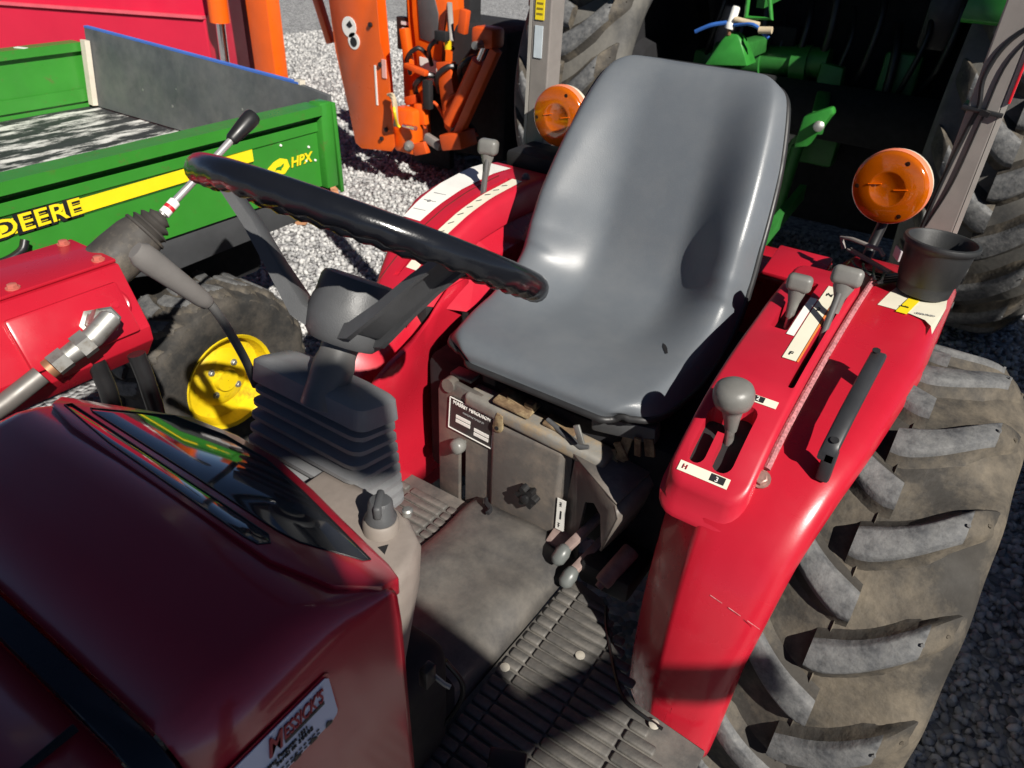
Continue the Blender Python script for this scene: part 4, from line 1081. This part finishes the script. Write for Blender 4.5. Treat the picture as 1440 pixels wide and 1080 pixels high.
# latch and dealer text
m = MB(); m.tube(spline([(XN + .01, -.33, .848), (XN + .025, -.28, .85), (XN + .025, -.24, .862), (XN + .02, -.225, .88)], 4), .009, 10); m.bar((XN + .015, -.36, .84), (XN + .015, -.22, .842), .02, .012, bev=.003); uv(m.build('bed_latch', BLACK, UV))
for (z, s_) in ((.818, 'VALLEY'), (.803, 'MILES')):
    o_ = text('dealer_lettering', s_, dec(-.345, z, -.0055), (0, 1, .017), (0, 0, 1), .011, INK, UV, width=.10, bold=.01); uv(o_)
# skirt / wheel-arch plastic, chassis
m = MB(); m.prism([(-1.178, -.4, .785), (-1.178, .60, .785), (-1.178, .55, .69), (-1.178, .10, .675), (-1.178, -.1, .72), (-1.178, -.4, .72)], (-.06, 0, 0)); uv(m.build('bed_skirt', SKIRT, UV, 30, bev=.006))
m = MB(); m.box((-1.8, -.05, .55), (.7, 1.3, .25), bev=.03); uv(m.build('chassis', VOID, UV))
m = MB(); m.box((-1.78, .70, .735), (1.1, .06, .06)); uv(m.build('rear_bumper', VOID, UV))
def small_tyre(c, Rr, half):
    w_ = tyre(UV, 'wheel', c, Rr - .012, half, .012, 20, mat('atv_tyre', (.018, .0175, .017), .85, var=.3, vscale=14, dust=(.09, .077, .062), damt=.32, dscale=10, dsharp=.3, bump=.2), RIMYEL, lugs=True, w=.03, sweep=.12, hub=False, drop=.04, sh=.5)
    r0 = Rr * .52
    m = MB(); m.lathe([(r0, half * .75), (r0 * .96, half * .9), (r0 * .9, half * .84), (r0 * .84, half * .45), (r0 * .6, half * .40), (r0 * .45, half * .55), (r0 * .25, half * .56), (r0 * .22, half * .7), (.001, half * .7)], (0, 0, 0), (1, 0, 0), 36, cap=False)
    h = m.build('rim', RIMYEL, w_, 40)
    for k in range(4):
        a = math.pi / 4 + math.pi / 2 * k; m = MB(); hexbolt(m, (half * .55, r0 * .36 * math.cos(a), r0 * .36 * math.sin(a)), (1, 0, 0), .008, .008); m.build('wheel_nut', STEEL, h) if False else m.build('wheel_nut', STEEL, w_)
    return w_
small_tyre((-1.25, .20, .29), .30, .11)
small_tyre((-2.36, .15, .30), .30, .11)
m = MB(); m.tube([(-1.3, .15, .30), (-2.3, .15, .30)], .03, 12); uv(m.build('axle', VOID, UV))
# plywood tailboard standing in the bed
m = MB(); m.prism([(-2.485, .70, .795), (-1.21, .70, .795), (-1.21, .735, 1.02), (-1.34, .735, 1.035), (-2.46, .735, 1.07), (-2.485, .735, 1.07)], (0, .016, 0)); pb = m.build('plywood_board', PLY, None, 0)
tag(pb, 'black plywood board with a blue top edge standing across the green cargo bed', 'board')
m = MB(); m.bar((-2.487, .743, 1.0725), (-1.335, .743, 1.0375), .0165, .006); m.build('blue_edge', PLYBLUE, pb, 0)
m = MB(); m.bar((-2.475, .69, .80), (-2.465, .715, 1.03), .03, .02, up=(0, 1, 0)); m.build('batten', WOOD, pb, 0)
m = MB(); m.bar((-1.34, .745, 1.0), (-1.34, .748, 1.045), .024, .022, up=(0, 1, 0)); m.build('batten', WOOD, pb, 0)
for (x, z) in ((-2.3, .97), (-2.15, .90), (-1.95, .93), (-1.98, .87), (-1.6, .92)):
    m = MB(); m.lathe([(.006, 0), (.004, .002)], (x, .70 + (z - .795) * .15 - .001, z), (0, -1, 0), 10); m.build('screw_head', STEEL, pb)

# ------------------------------------------------------------------ orange loader tractor
OT = empty('orange_tractor', (-2.6, 2.8, 0))
tag(OT, 'orange loader tractor with a curved mast plate, white badge and hydraulic cylinder', 'tractor')
def ot(o): return under(OT, o)
yq = 2.45
P = [(-2.985, 1.30), (-2.98, 1.01), (-2.96, .75), (-2.89, .44), (-2.85, .23), (-2.80, .205), (-2.55, .235), (-2.52, .27), (-2.53, .44), (-2.54, .65), (-2.60, .83), (-2.61, 1.05), (-2.61, 1.30)]
m = MB(); m.prism([(x, yq, z) for x, z in P], (-.02, .025, 0), bev=.003); mast = ot(m.build('mast_plate', ORANGE, OT, 30))
P2 = [(x, z) for x, z in P]
m = MB(); m.prism([(x - .22, yq + .26, z + .02) for x, z in P[:9]] + [(-2.8, yq + .26, 1.3)], (-.02, .025, 0), bev=.003); ot(m.build('mast_plate', ORANGE, OT, 30))
m = MB()
edge = P[:5]
m.loft([[(x, yq + .02, z) for x, z in edge], [(x - .22, yq + .27, z + .02) for x, z in edge]], closed=False, cap=False); ot(m.build('mast_web', ORANGE, OT, 60, solid=.02))
m = MB(); m.box((-3.36, 2.75, .86), (.05, .05, .30), Matrix.Rotation(R(-20), 3, 'Y'), bev=.008); ot(m.build('mast_stub', ORANGE, OT))
m = MB()
for (x, z) in ((-2.66, .92), (-2.60, .72), (-2.58, .36), (-2.62, .30)):
    m.lathe([(.014, 0), (.014, .012), (.008, .016)], (x, yq - .001, z), (0, -1, 0), 6)
ot(m.build('mast_bolts', BLACK, OT))
m = MB(); m.lathe([(.055, 0), (.055, .003)], (-2.83, yq - .001, .89), (0, -1, 0), 24); m.lathe([(.045, 0), (.045, .003)], (-2.80, yq - .001, .82), (0, -1, 0), 24); bd = ot(m.build('badge', WHITE, OT, 30))
m = MB(); m.prism([(-2.85, yq - .0045, .90), (-2.82, yq - .0045, .925), (-2.80, yq - .0045, .90), (-2.825, yq - .0045, .885)], (0, -.002, 0)); ot(m.build('badge_print', INK, OT, 0)); m = MB(); m.lathe([(.026, 0), (.026, .002)], (-2.80, yq - .0045, .815), (0, -1, 0), 18); ot(m.build('badge_print', INK, OT, 0))
m = MB(); m.box((-2.645, yq - .002, .60), (.012, .004, .22)); ot(m.build('mast_slot', WHITE, OT, 0))
m = MB(); m.box((-2.575, yq - .003, .70), (.03, .006, .10)); ot(m.build('mast_label', mat('pink_label', (.75, .4, .35), .5), OT, 0))
m = MB(); m.box((-2.66, 2.84, .60), (.20, .06, .36), bev=.01); ot(m.build('grille_panel', ORANGE, OT))
m = MB(); m.box((-2.68, 2.79, .84), (.15, .05, .18), bev=.006); ot(m.build('battery_box', INK, OT))
m = MB(); m.box((-2.66, 2.760, .83), (.09, .006, .09)); m.box((-2.66, 2.760, .90), (.10, .006, .018)); ot(m.build('danger_label', mat('label_white2', (.7, .66, .66), .5), OT, 0))
m = MB(); m.prism([(-2.60, 2.72, 1.35), (-2.585, 2.72, .95), (-2.56, 2.72, .66), (-2.38, 2.72, .56), (-2.37, 2.72, .85), (-2.33, 2.72, 1.0), (-2.36, 2.72, 1.35)], (-.05, .3, 0), bev=.006); hd2 = ot(m.build('hood_side', ORANGE, OT, 30))
m = MB(); m.prism([(-2.545, 2.712, 1.1), (-2.53, 2.712, .84), (-2.40, 2.712, .82), (-2.39, 2.712, .98), (-2.43, 2.712, 1.1)], (0, .01, 0), bev=.003); ot(m.build('hood_vent', GREYPL, OT))
m = MB(); m.prism([(-2.535, 2.712, .74), (-2.39, 2.712, .73), (-2.385, 2.712, .60), (-2.53, 2.712, .65)], (0, .006, 0)); ot(m.build('hood_label', WHITE, OT, 0))
m = MB(); m.box((-2.48, 2.53, .36), (.16, .10, .26), bev=.02); ot(m.build('front_bracket', ORANGE, OT))
m = MB(); m.lathe([(.014, 0), (.014, .13)], (-2.46, 2.47, .40), (.95, -.3, .1), 14); ot(m.build('pivot_pin', CHROME, OT))
m = MB(); m.lathe([(.028, 0), (.03, .03), (.015, .05)], (-2.42, 2.47, .295), (.3, -.9, -.1), 14); ot(m.build('pivot_cap', KNOB, OT, 50))
for k in range(5):
    m = MB(); m.tube(spline([(-2.53 + .01 * k, 2.42, .57), (-2.47 + .01 * k, 2.40 - .01 * k, .58 - .02 * k), (-2.46, 2.41, .50 - .02 * k), (-2.50 + .01 * k, 2.43, .40)], 4), .008, 8); ot(m.build('hose', BAMB if k < 4 else YELLOW, OT))
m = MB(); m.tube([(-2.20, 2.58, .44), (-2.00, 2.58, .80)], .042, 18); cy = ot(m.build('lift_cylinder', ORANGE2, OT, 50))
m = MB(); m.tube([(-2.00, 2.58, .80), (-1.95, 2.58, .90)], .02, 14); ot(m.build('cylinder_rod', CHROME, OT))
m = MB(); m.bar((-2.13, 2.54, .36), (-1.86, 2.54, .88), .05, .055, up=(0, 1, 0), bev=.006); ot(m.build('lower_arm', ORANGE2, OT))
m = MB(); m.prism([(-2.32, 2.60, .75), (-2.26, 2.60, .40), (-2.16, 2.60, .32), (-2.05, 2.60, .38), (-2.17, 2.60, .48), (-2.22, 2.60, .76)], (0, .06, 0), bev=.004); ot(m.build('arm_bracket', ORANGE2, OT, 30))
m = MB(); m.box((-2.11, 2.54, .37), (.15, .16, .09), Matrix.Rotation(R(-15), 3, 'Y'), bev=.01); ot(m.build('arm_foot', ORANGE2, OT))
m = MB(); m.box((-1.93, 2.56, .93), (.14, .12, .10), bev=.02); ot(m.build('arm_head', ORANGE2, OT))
m = MB(); m.lathe([(.02, -.06), (.02, .06)], (-1.93, 2.50, .90), (0, 1, 0), 12); ot(m.build('arm_pin', STEEL, OT))
m = MB(); m.box((-2.35, 3.1, .55), (.7, .5, .75), bev=.05); ot(m.build('engine', VOID, OT))
m = MB(); m.bar((-2.30, 2.70, 1.04), (-2.22, 2.62, .86), .03, .06, bev=.006); ot(m.build('exhaust_shield', ROPSM, OT))
m = MB(); m.lathe([(.02, 0), (.02, .05)], (-2.23, 2.60, .83), (0, 0, 1), 10); ot(m.build('sensor', RIMYEL, OT))
m = MB(); m.box((-2.0, 3.3, .95), (.08, .3, .25), bev=.02); ot(m.build('red_tank', mat('deep_red', (.12, .01, .02), .5), OT))
m = MB(); m.box((-1.85, 2.9, 1.10), (.09, .05, .09), bev=.01); ot(m.build('red_tail_lamp', mat('deep_red', (.12, .01, .02)), OT))
m = MB(); m.box((-2.62, 2.92, .66), (.34, .06, 1.25), bev=.02); ot(m.build('engine_side', BLACKMAT, OT))
m = MB(); m.prism([(-2.66, 2.74, .25), (-2.50, 2.74, .22), (-2.52, 2.74, .70), (-2.55, 2.74, 1.35), (-2.66, 2.74, 1.35), (-2.63, 2.74, .8)], (0, .03, 0), bev=.004); ot(m.build('frame_plate', ORANGE, OT, 30))
m = MB(); m.box((-2.47, 2.98, .62), (.30, .12, .95), bev=.02); ot(m.build('radiator_block', VOID, OT))
for k in range(9):
    x_ = -2.62 + .055 * k; z_ = .30 + .07 * ((k * 5) % 7)
    m = MB(); m.tube(spline([(x_, 2.66, z_), (x_ + .05, 2.58, z_ + .10), (x_ + .12, 2.60, z_ + .16), (x_ + .16, 2.66, z_ + .05 + .05 * (k % 3))], 4), .010 + .003 * (k % 3), 8); ot(m.build('hose', BLACK if k % 3 else ORANGE2, OT))
for k, (x_, y_, z_, a_, b_) in enumerate(((-2.50, 2.60, .52, .10, .05), (-2.40, 2.56, .46, .07, .12), (-2.34, 2.55, .58, .05, .16), (-2.44, 2.57, .70, .16, .03), (-2.28, 2.52, .33, .12, .05), (-2.36, 2.50, .28, .10, .07), (-2.55, 2.62, .80, .05, .20), (-2.24, 2.56, .90, .08, .05), (-2.12, 2.60, .98, .05, .12), (-2.06, 2.62, .62, .06, .10))):
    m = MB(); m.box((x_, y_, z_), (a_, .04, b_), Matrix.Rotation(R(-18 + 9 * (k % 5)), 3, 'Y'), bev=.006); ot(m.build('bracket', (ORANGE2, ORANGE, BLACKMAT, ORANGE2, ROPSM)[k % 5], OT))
for (x0, y0) in ((-2.75, 3.5), (-2.0, 3.5)):
    t_ = tyre(OT, 'front_wheel', (x0, y0 - .15, .36), .34, .12, .02, 14, TYRE2, ORANGE2)
# far orange loader uprights + cylinder: a second loader
OL = empty('orange_loader_frame', (-4.5, 3.1, 0))
tag(OL, 'upright orange loader frame post with a chrome cylinder rod before the crimson machine', 'loader')
def ol(o): return under(OL, o)
m = MB(); m.box((-4.36, 3.10, .85), (.24, .12, 1.7), bev=.01); ol(m.build('upright', ORANGE, OL))
m = MB(); m.box((-4.60, 3.20, .70), (.22, .05, 1.4), bev=.006); ol(m.build('back_plate', mat('dark_maroon', (.06, .008, .012), .6), OL))
m = MB(); m.tube([(-4.72, 3.0, 1.4), (-4.755, 3.0, .67)], .075, 20); ol(m.build('cylinder', ORANGE, OL, 40))
m = MB(); m.tube([(-4.755, 3.0, .70), (-4.79, 3.0, .1)], .035, 16); ol(m.build('cylinder_rod', CHROME, OL))
m = MB(); m.box((-4.55, 3.12, .05), (.6, .35, .1), bev=.01); ol(m.build('foot', ORANGE2, OL))
# crimson implement
CI = empty('crimson_implement', (-6.2, 2.6, 0))
tag(CI, 'large crimson sheet metal hopper standing behind the green cargo bed', 'hopper')
def ci(o): return under(CI, o)
a0, a1 = V((-7.6, 1.75, 0)), V((-4.93, 2.99, 0)); dirv = (a1 - a0).normalized(); nrm = V((dirv.y, -dirv.x, 0))
def cp(t, z, off=0): q = a0 + (a1 - a0) * t + nrm * off; return V((q.x, q.y, z))
m = MB(); m.loft([[cp(t, .12), cp(t, .66), cp(t, .70, -.05), cp(t, .705, -.06), cp(t, 1.9, -.30), cp(t, 1.9, -1.2), cp(t, .12, -1.0)] for t in (0, 1)]); ci(m.build('hopper_body', CRIMSON, CI, 20, bev=.01))
m = MB(); m.bar(cp(0, .685, .0), cp(1, .685, .0), .05, .02); ci(m.build('hopper_ledge', mat('crimson_pale', (.62, .10, .13), .45), CI))
for t in (.15, .85):
    q = cp(t, .15, -.5); m = MB(); m.lathe([(.3, -.08), (.3, .08)], (q.x, q.y, .3), dirv, 28); ci(m.build('wheel', TYRE2, CI, 40))
# wood scraps by the bed
for i, (x, y, a) in enumerate(((-2.85, 2.12, 20), (-2.72, 2.02, 75), (-3.0, 2.3, -30), (-2.55, 1.72, 120))):
    m = MB(); m.box((0, 0, .03), (.22 - .03 * i, .06, .045), bev=.006); o_ = m.build('wood_scrap', mat('brick_wood', (.50, .24, .12), .8, var=.3), None); o_.location = (x, y, 0); o_.rotation_euler = (0, 0, R(a))
    tag(o_, ['long brown wood scrap lying on the gravel behind the green bed', 'wood scrap lying crosswise against the longest brown scrap', 'brown wood scrap lying toward the orange mast plate', 'shortest brown wood scrap on the gravel behind the green bed'][i], 'wood scrap', 'wood scraps')

# ------------------------------------------------------------------ green tractor behind, rear facing us
GT = empty('green_tractor', (-.35, 3.0, 0))
tag(GT, 'green tractor with two large dusty tyres, its rear hitch facing the red tractor', 'tractor')
def gt(o): return under(GT, o)
tyre(GT, 'rear_wheel', (-1.23, 2.86, .78), .735, .25, .045, 20, TYRE2, VOID, w=.075, sweep=.34, drop=.08)  # rims coloured near-black to stand for the shade between the wheels
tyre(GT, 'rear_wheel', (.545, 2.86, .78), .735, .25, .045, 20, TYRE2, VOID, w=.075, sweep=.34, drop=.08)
m = MB(); m.box((-.34, 3.75, 1.05), (1.20, 1.3, 1.75), bev=.05); gt(m.build('rear_casting', VOID, GT))  # near-black fill stands for the deep shade behind the hitch
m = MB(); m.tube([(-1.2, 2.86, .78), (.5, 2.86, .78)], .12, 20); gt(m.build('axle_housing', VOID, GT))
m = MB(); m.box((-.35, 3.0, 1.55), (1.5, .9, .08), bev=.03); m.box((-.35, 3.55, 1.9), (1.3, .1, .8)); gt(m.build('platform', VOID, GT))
m = MB(); m.tube([(-.60, 2.33, 1.03), (-.15, 2.33, 1.06)], .055, 20); m.tube([(-.47, 2.33, 1.04), (-.40, 2.33, 1.045)], .075, 20); m.tube([(-.28, 2.33, 1.04), (-.22, 2.33, 1.045)], .072, 20); gt(m.build('rockshaft', DKGREEN, GT, 40))
m = MB(); m.loft([[(-.62, 2.26, 1.00), (-.44, 2.26, 1.02), (-.44, 2.38, 1.02), (-.62, 2.38, 1.0)], [(-.57, 2.27, 1.10), (-.49, 2.27, 1.11), (-.49, 2.35, 1.11), (-.57, 2.35, 1.1)], [(-.55, 2.28, 1.13), (-.51, 2.28, 1.13), (-.51, 2.33, 1.13), (-.55, 2.33, 1.13)]]); gt(m.build('top_link_bracket', GREEN2, GT, 40, bev=.008))
m = MB(); m.tube([(-.545, 2.28, 1.12), (-.55, 2.28, 1.16)], .008, 8); gt(m.build('valve_stem', mat('copper_band', (.3, .2, .1)), GT))
m = MB(); m.lathe([(.02, 0), (.02, .02), (.016, .025), (.016, .075), (.012, .08)], (-.548, 2.28, 1.145), (.15, 0, 1), 14); gt(m.build('plastic_coupler', WHITE, GT))
m = MB(); m.tube(spline([(-.56, 2.27, 1.165), (-.62, 2.26, 1.15), (-.68, 2.26, 1.12)], 4), .008, 8); m.tube(spline([(-.53, 2.27, 1.16), (-.45, 2.26, 1.17), (-.38, 2.26, 1.13)], 4), .007, 8); gt(m.build('blue_wire', BLUE, GT))
m = MB(); m.tube([(-.53, 2.27, 1.18), (-.43, 2.27, 1.17)], .011, 10); m.tube([(-.42, 2.25, 1.155), (-.37, 2.25, 1.16)], .013, 10); gt(m.build('pale_hose', BAMB, GT))
m = MB(); m.tube([(-.50, 2.28, 1.30), (-.49, 2.28, 1.19), (-.39, 2.28, 1.195), (-.43, 2.28, 1.31)], .010, 10); gt(m.build('lift_bail', GREEN2, GT))
m = MB(); m.box((-.36, 2.36, 1.13), (.13, .08, .08), bev=.01); gt(m.build('control_valve', VOID, GT))
m = MB(); m.prism([(-.17, 2.27, 1.07), (-.08, 2.27, 1.06), (-.07, 2.27, .93), (-.14, 2.27, .80), (-.20, 2.27, .70), (-.225, 2.27, .72), (-.16, 2.27, .90)], (0, .05, 0), bev=.008); gt(m.build('lift_arm', DKGREEN, GT, 30))
m = MB(); m.prism([(-.17, 2.22, .88), (-.075, 2.22, .93), (-.06, 2.22, .905), (-.10, 2.22, .85), (-.125, 2.22, .77), (-.18, 2.22, .755)], (0, .05, 0), bev=.010); gt(m.build('lift_clevis', GREEN2, GT, 30))
m = MB(); m.lathe([(.02, 0), (.02, .03), (.012, .035)], (-.105, 2.215, .855), (.3, -1, .2), 14); gt(m.build('clevis_pin', STEEL, GT))
m = MB(); m.tube([(-.17, 2.25, .76), (-.20, 2.25, .30)], .024, 12); gt(m.build('lift_link', DKGREEN, GT))
m = MB(); m.bar((-.53, 2.34, 1.05), (-.60, 2.95, 1.02), .07, .07, bev=.01); m.bar((-.45, 2.30, 1.24), (-.45, 3.0, 1.30), .03, .03); gt(m.build('link_carrier', DKGREEN, GT))
m = MB(); m.bar((-.12, 2.26, .84), (-.26, 2.9, .85), .06, .06, bev=.01); gt(m.build('clevis_arm', DKGREEN, GT))
m = MB(); m.bar((-.20, 2.0, .35), (-.20, 2.7, .45), .03, .07); gt(m.build('draft_arm', DKGREEN, GT))
m = MB(); m.bar((-.75, 2.0, .35), (-.6, 2.7, .45), .03, .07); gt(m.build('draft_arm', DKGREEN, GT))
# the hitch hangs between the wheels
for o_ in list(GT.children):
    if o_.name.split('.')[0] in ('rockshaft', 'control_valve', 'lift_arm', 'lift_link'):
        c_ = V((-.35, 2.3, 1.0))
        o_.data.transform(Matrix.Translation(V((-.517, 2.9, .90))) @ Matrix.Scale(1.19, 4) @ Matrix.Translation(-c_))
# tyre fenders
for x in (-1.2, .50):
    rings = []
    for k in range(11):
        a = R(35 + 95 * k / 10); rr = .86
        rings.append([(x - .24, 2.86 - rr * math.cos(a), .78 + rr * math.sin(a)), (x + .24, 2.86 - rr * math.cos(a), .78 + rr * math.sin(a))])
    m = MB(); m.loft(rings, closed=False, cap=False); gt(m.build('wheel_fender', GREEN2, GT, 60, solid=.02))
for k in range(12):
    x_ = -.85 + .10 * k; z_ = 1.35 - .05 * ((k * 3) % 5)
    m = MB(); m.tube(spline([(x_, 3.02, z_), (x_ + .04, 2.93, z_ - .12), (x_ + .02 * (k % 3), 2.92, z_ - .34), (x_ - .05, 3.02, z_ - .48)], 5), .012 + .004 * (k % 3), 10); gt(m.build('hydraulic_hose', BLACK, GT))
for (x_, z_, a_, b_, m_) in ((-.80, 1.05, .10, .22, ROPSM), (-.88, .80, .12, .30, DKGREEN), (.02, .85, .16, .40, DKGREEN), (.12, 1.20, .14, .26, BLACK), (-.30, .62, .30, .22, DKGREEN), (-.30, 1.32, .44, .10, BLACK), (-.62, .62, .12, .36, BLACK), (.12, .62, .06, .34, STEEL)):
    m = MB(); m.box((x_, 3.0, z_), (a_, .10, b_), bev=.02); gt(m.build('housing', m_, GT))
m = MB(); m.lathe([(.06, 0), (.06, .05), (.03, .06), (.03, .12)], (-.36, 2.98, .66), (0, -1, 0), 20); gt(m.build('drive_shaft', STEEL, GT))

# ------------------------------------------------------------------ unseen shadow casters added outside the frame: a grey blocker and a box trailer
LT = empty('shadow_blocker', (1.75, -1.62, 0))  # added only to cast the camera operator's shadow
tag(LT, 'unseen grey shadow blocker added to shade the tractor hood and floor', 'shadow blocker')
def lt(o): return under(LT, o)
hu, hv = V((.454, .891, 0)), V((.891, -.454, 0))          # across / towards the sun, for shaping the cast shadow
BLOCKERGREY = mat('blocker_grey', (.10, .10, .105), .5, var=.15)
def tp(a, b_, z): q = hu * a + hv * b_; return V((q.x, q.y, z))
def tbox(name, a0, a1, z0, z1, b0, b1, m_, bev=.012):
    m = MB(); m.prism([tp(a0, b0, z0), tp(a1, b0, z0), tp(a1, b0, z1), tp(a0, b0, z1)], hv * (b1 - b0), bev=bev); return lt(m.build(name, m_, LT))
tbox('torso_shadow_block', -.95, -.405, .42, 2.505, 2.30, 3.10, TRAILER)  # unseen box sized to throw a torso shadow on the hood
tbox('head_shadow_block', -.70, -.438, 2.50, 2.86, 2.30, 2.60, BLOCKERGREY)  # unseen box sized to throw a head shadow on the hood
tbox('chassis', -1.0, -.38, .34, .42, 2.20, 3.20, BLACKMAT)
for b_ in (2.5, 2.9):
    for a_ in (-1.02, -.36):
        c_ = tp(a_, b_, .26); m = MB(); m.lathe([(.20, -.07), (.26, -.06), (.26, .06), (.20, .07), (.12, .05), (.001, .05)], c_, hu, 28); lt(m.build('wheel', TYRE2, LT, 40))
m = MB(); m.bar(tp(-.69, 2.2, .38), tp(-.69, 1.75, .38), .07, .07); lt(m.build('drawbar', BLACKMAT, LT))
def vz(v): return (v + .616 * 2.3) / .788  # height that puts an edge at a given level seen from the sun
def shadow_shape(name, pts, t=.05):  # flat outline added to cast an arm-shaped shadow, not a lamp
    m = MB(); m.prism([tp(a_, 2.30, vz(v_)) for a_, v_ in pts], hv * t, bev=.006); return lt(m.build(name, BLOCKERGREY, LT, 30))
shadow_shape('arm_shadow_shape', [(-.48, .73), (-.43, .695), (-.37, .64), (-.315, .63), (-.325, .70), (-.36, .755), (-.47, .78)])
shadow_shape('arm_shadow_shape', [(-.43, .44), (-.33, .49), (-.285, .47), (-.243, .36), (-.16, .25), (-.20, .19), (-.30, .17), (-.43, .20)])
m = MB(); m.bar(tp(-.50, 2.33, vz(.72)), tp(-.40, 2.33, vz(.69)), .04, .04); m.bar(tp(-.45, 2.33, vz(.33)), tp(-.35, 2.33, vz(.33)), .05, .05); lt(m.build('shadow_shape_arm', BLACKMAT, LT))
m = MB(); m.bar(tp(-.42, 2.32, vz(.195)), tp(.135, 2.32, vz(.195)), .045, .052, bev=.005); lt(m.build('streak_shadow_bar', TRAILER, LT))  # added bar that casts the shadow streak on floor and fender

TL = empty('shade_trailer', (2.2, .4, 0))  # added out of view to keep the gravel beside the tyre in shade
tag(TL, 'unseen grey steel box trailer with side stakes added to shade the gravel by the large lugged tyre', 'trailer')
def tl(o): return under(TL, o)
m = MB(); m.box((2.35, .92, .80), (1.2, 2.9, .62), bev=.01); tl(m.build('box', TRAILER, TL))
for k in range(6):
    m = MB(); m.box((1.735, -.4 + .53 * k, .80), (.04, .05, .60), bev=.004); tl(m.build('stake', TRAILER, TL))
for y in (.6, 1.3):
    for x in (1.72, 2.98):
        m = MB(); m.lathe([(.30, -.09), (.33, -.07), (.33, .07), (.30, .09), (.15, .09), (.15, .05), (.001, .05)], (x, y, .33), (-1, 0, 0), 32); tl(m.build('wheel', TYRE2, TL, 40))
m = MB(); m.bar((2.35, 2.3, .45), (2.35, 3.4, .45), .1, .1); tl(m.build('drawbar', TRAILER, TL))
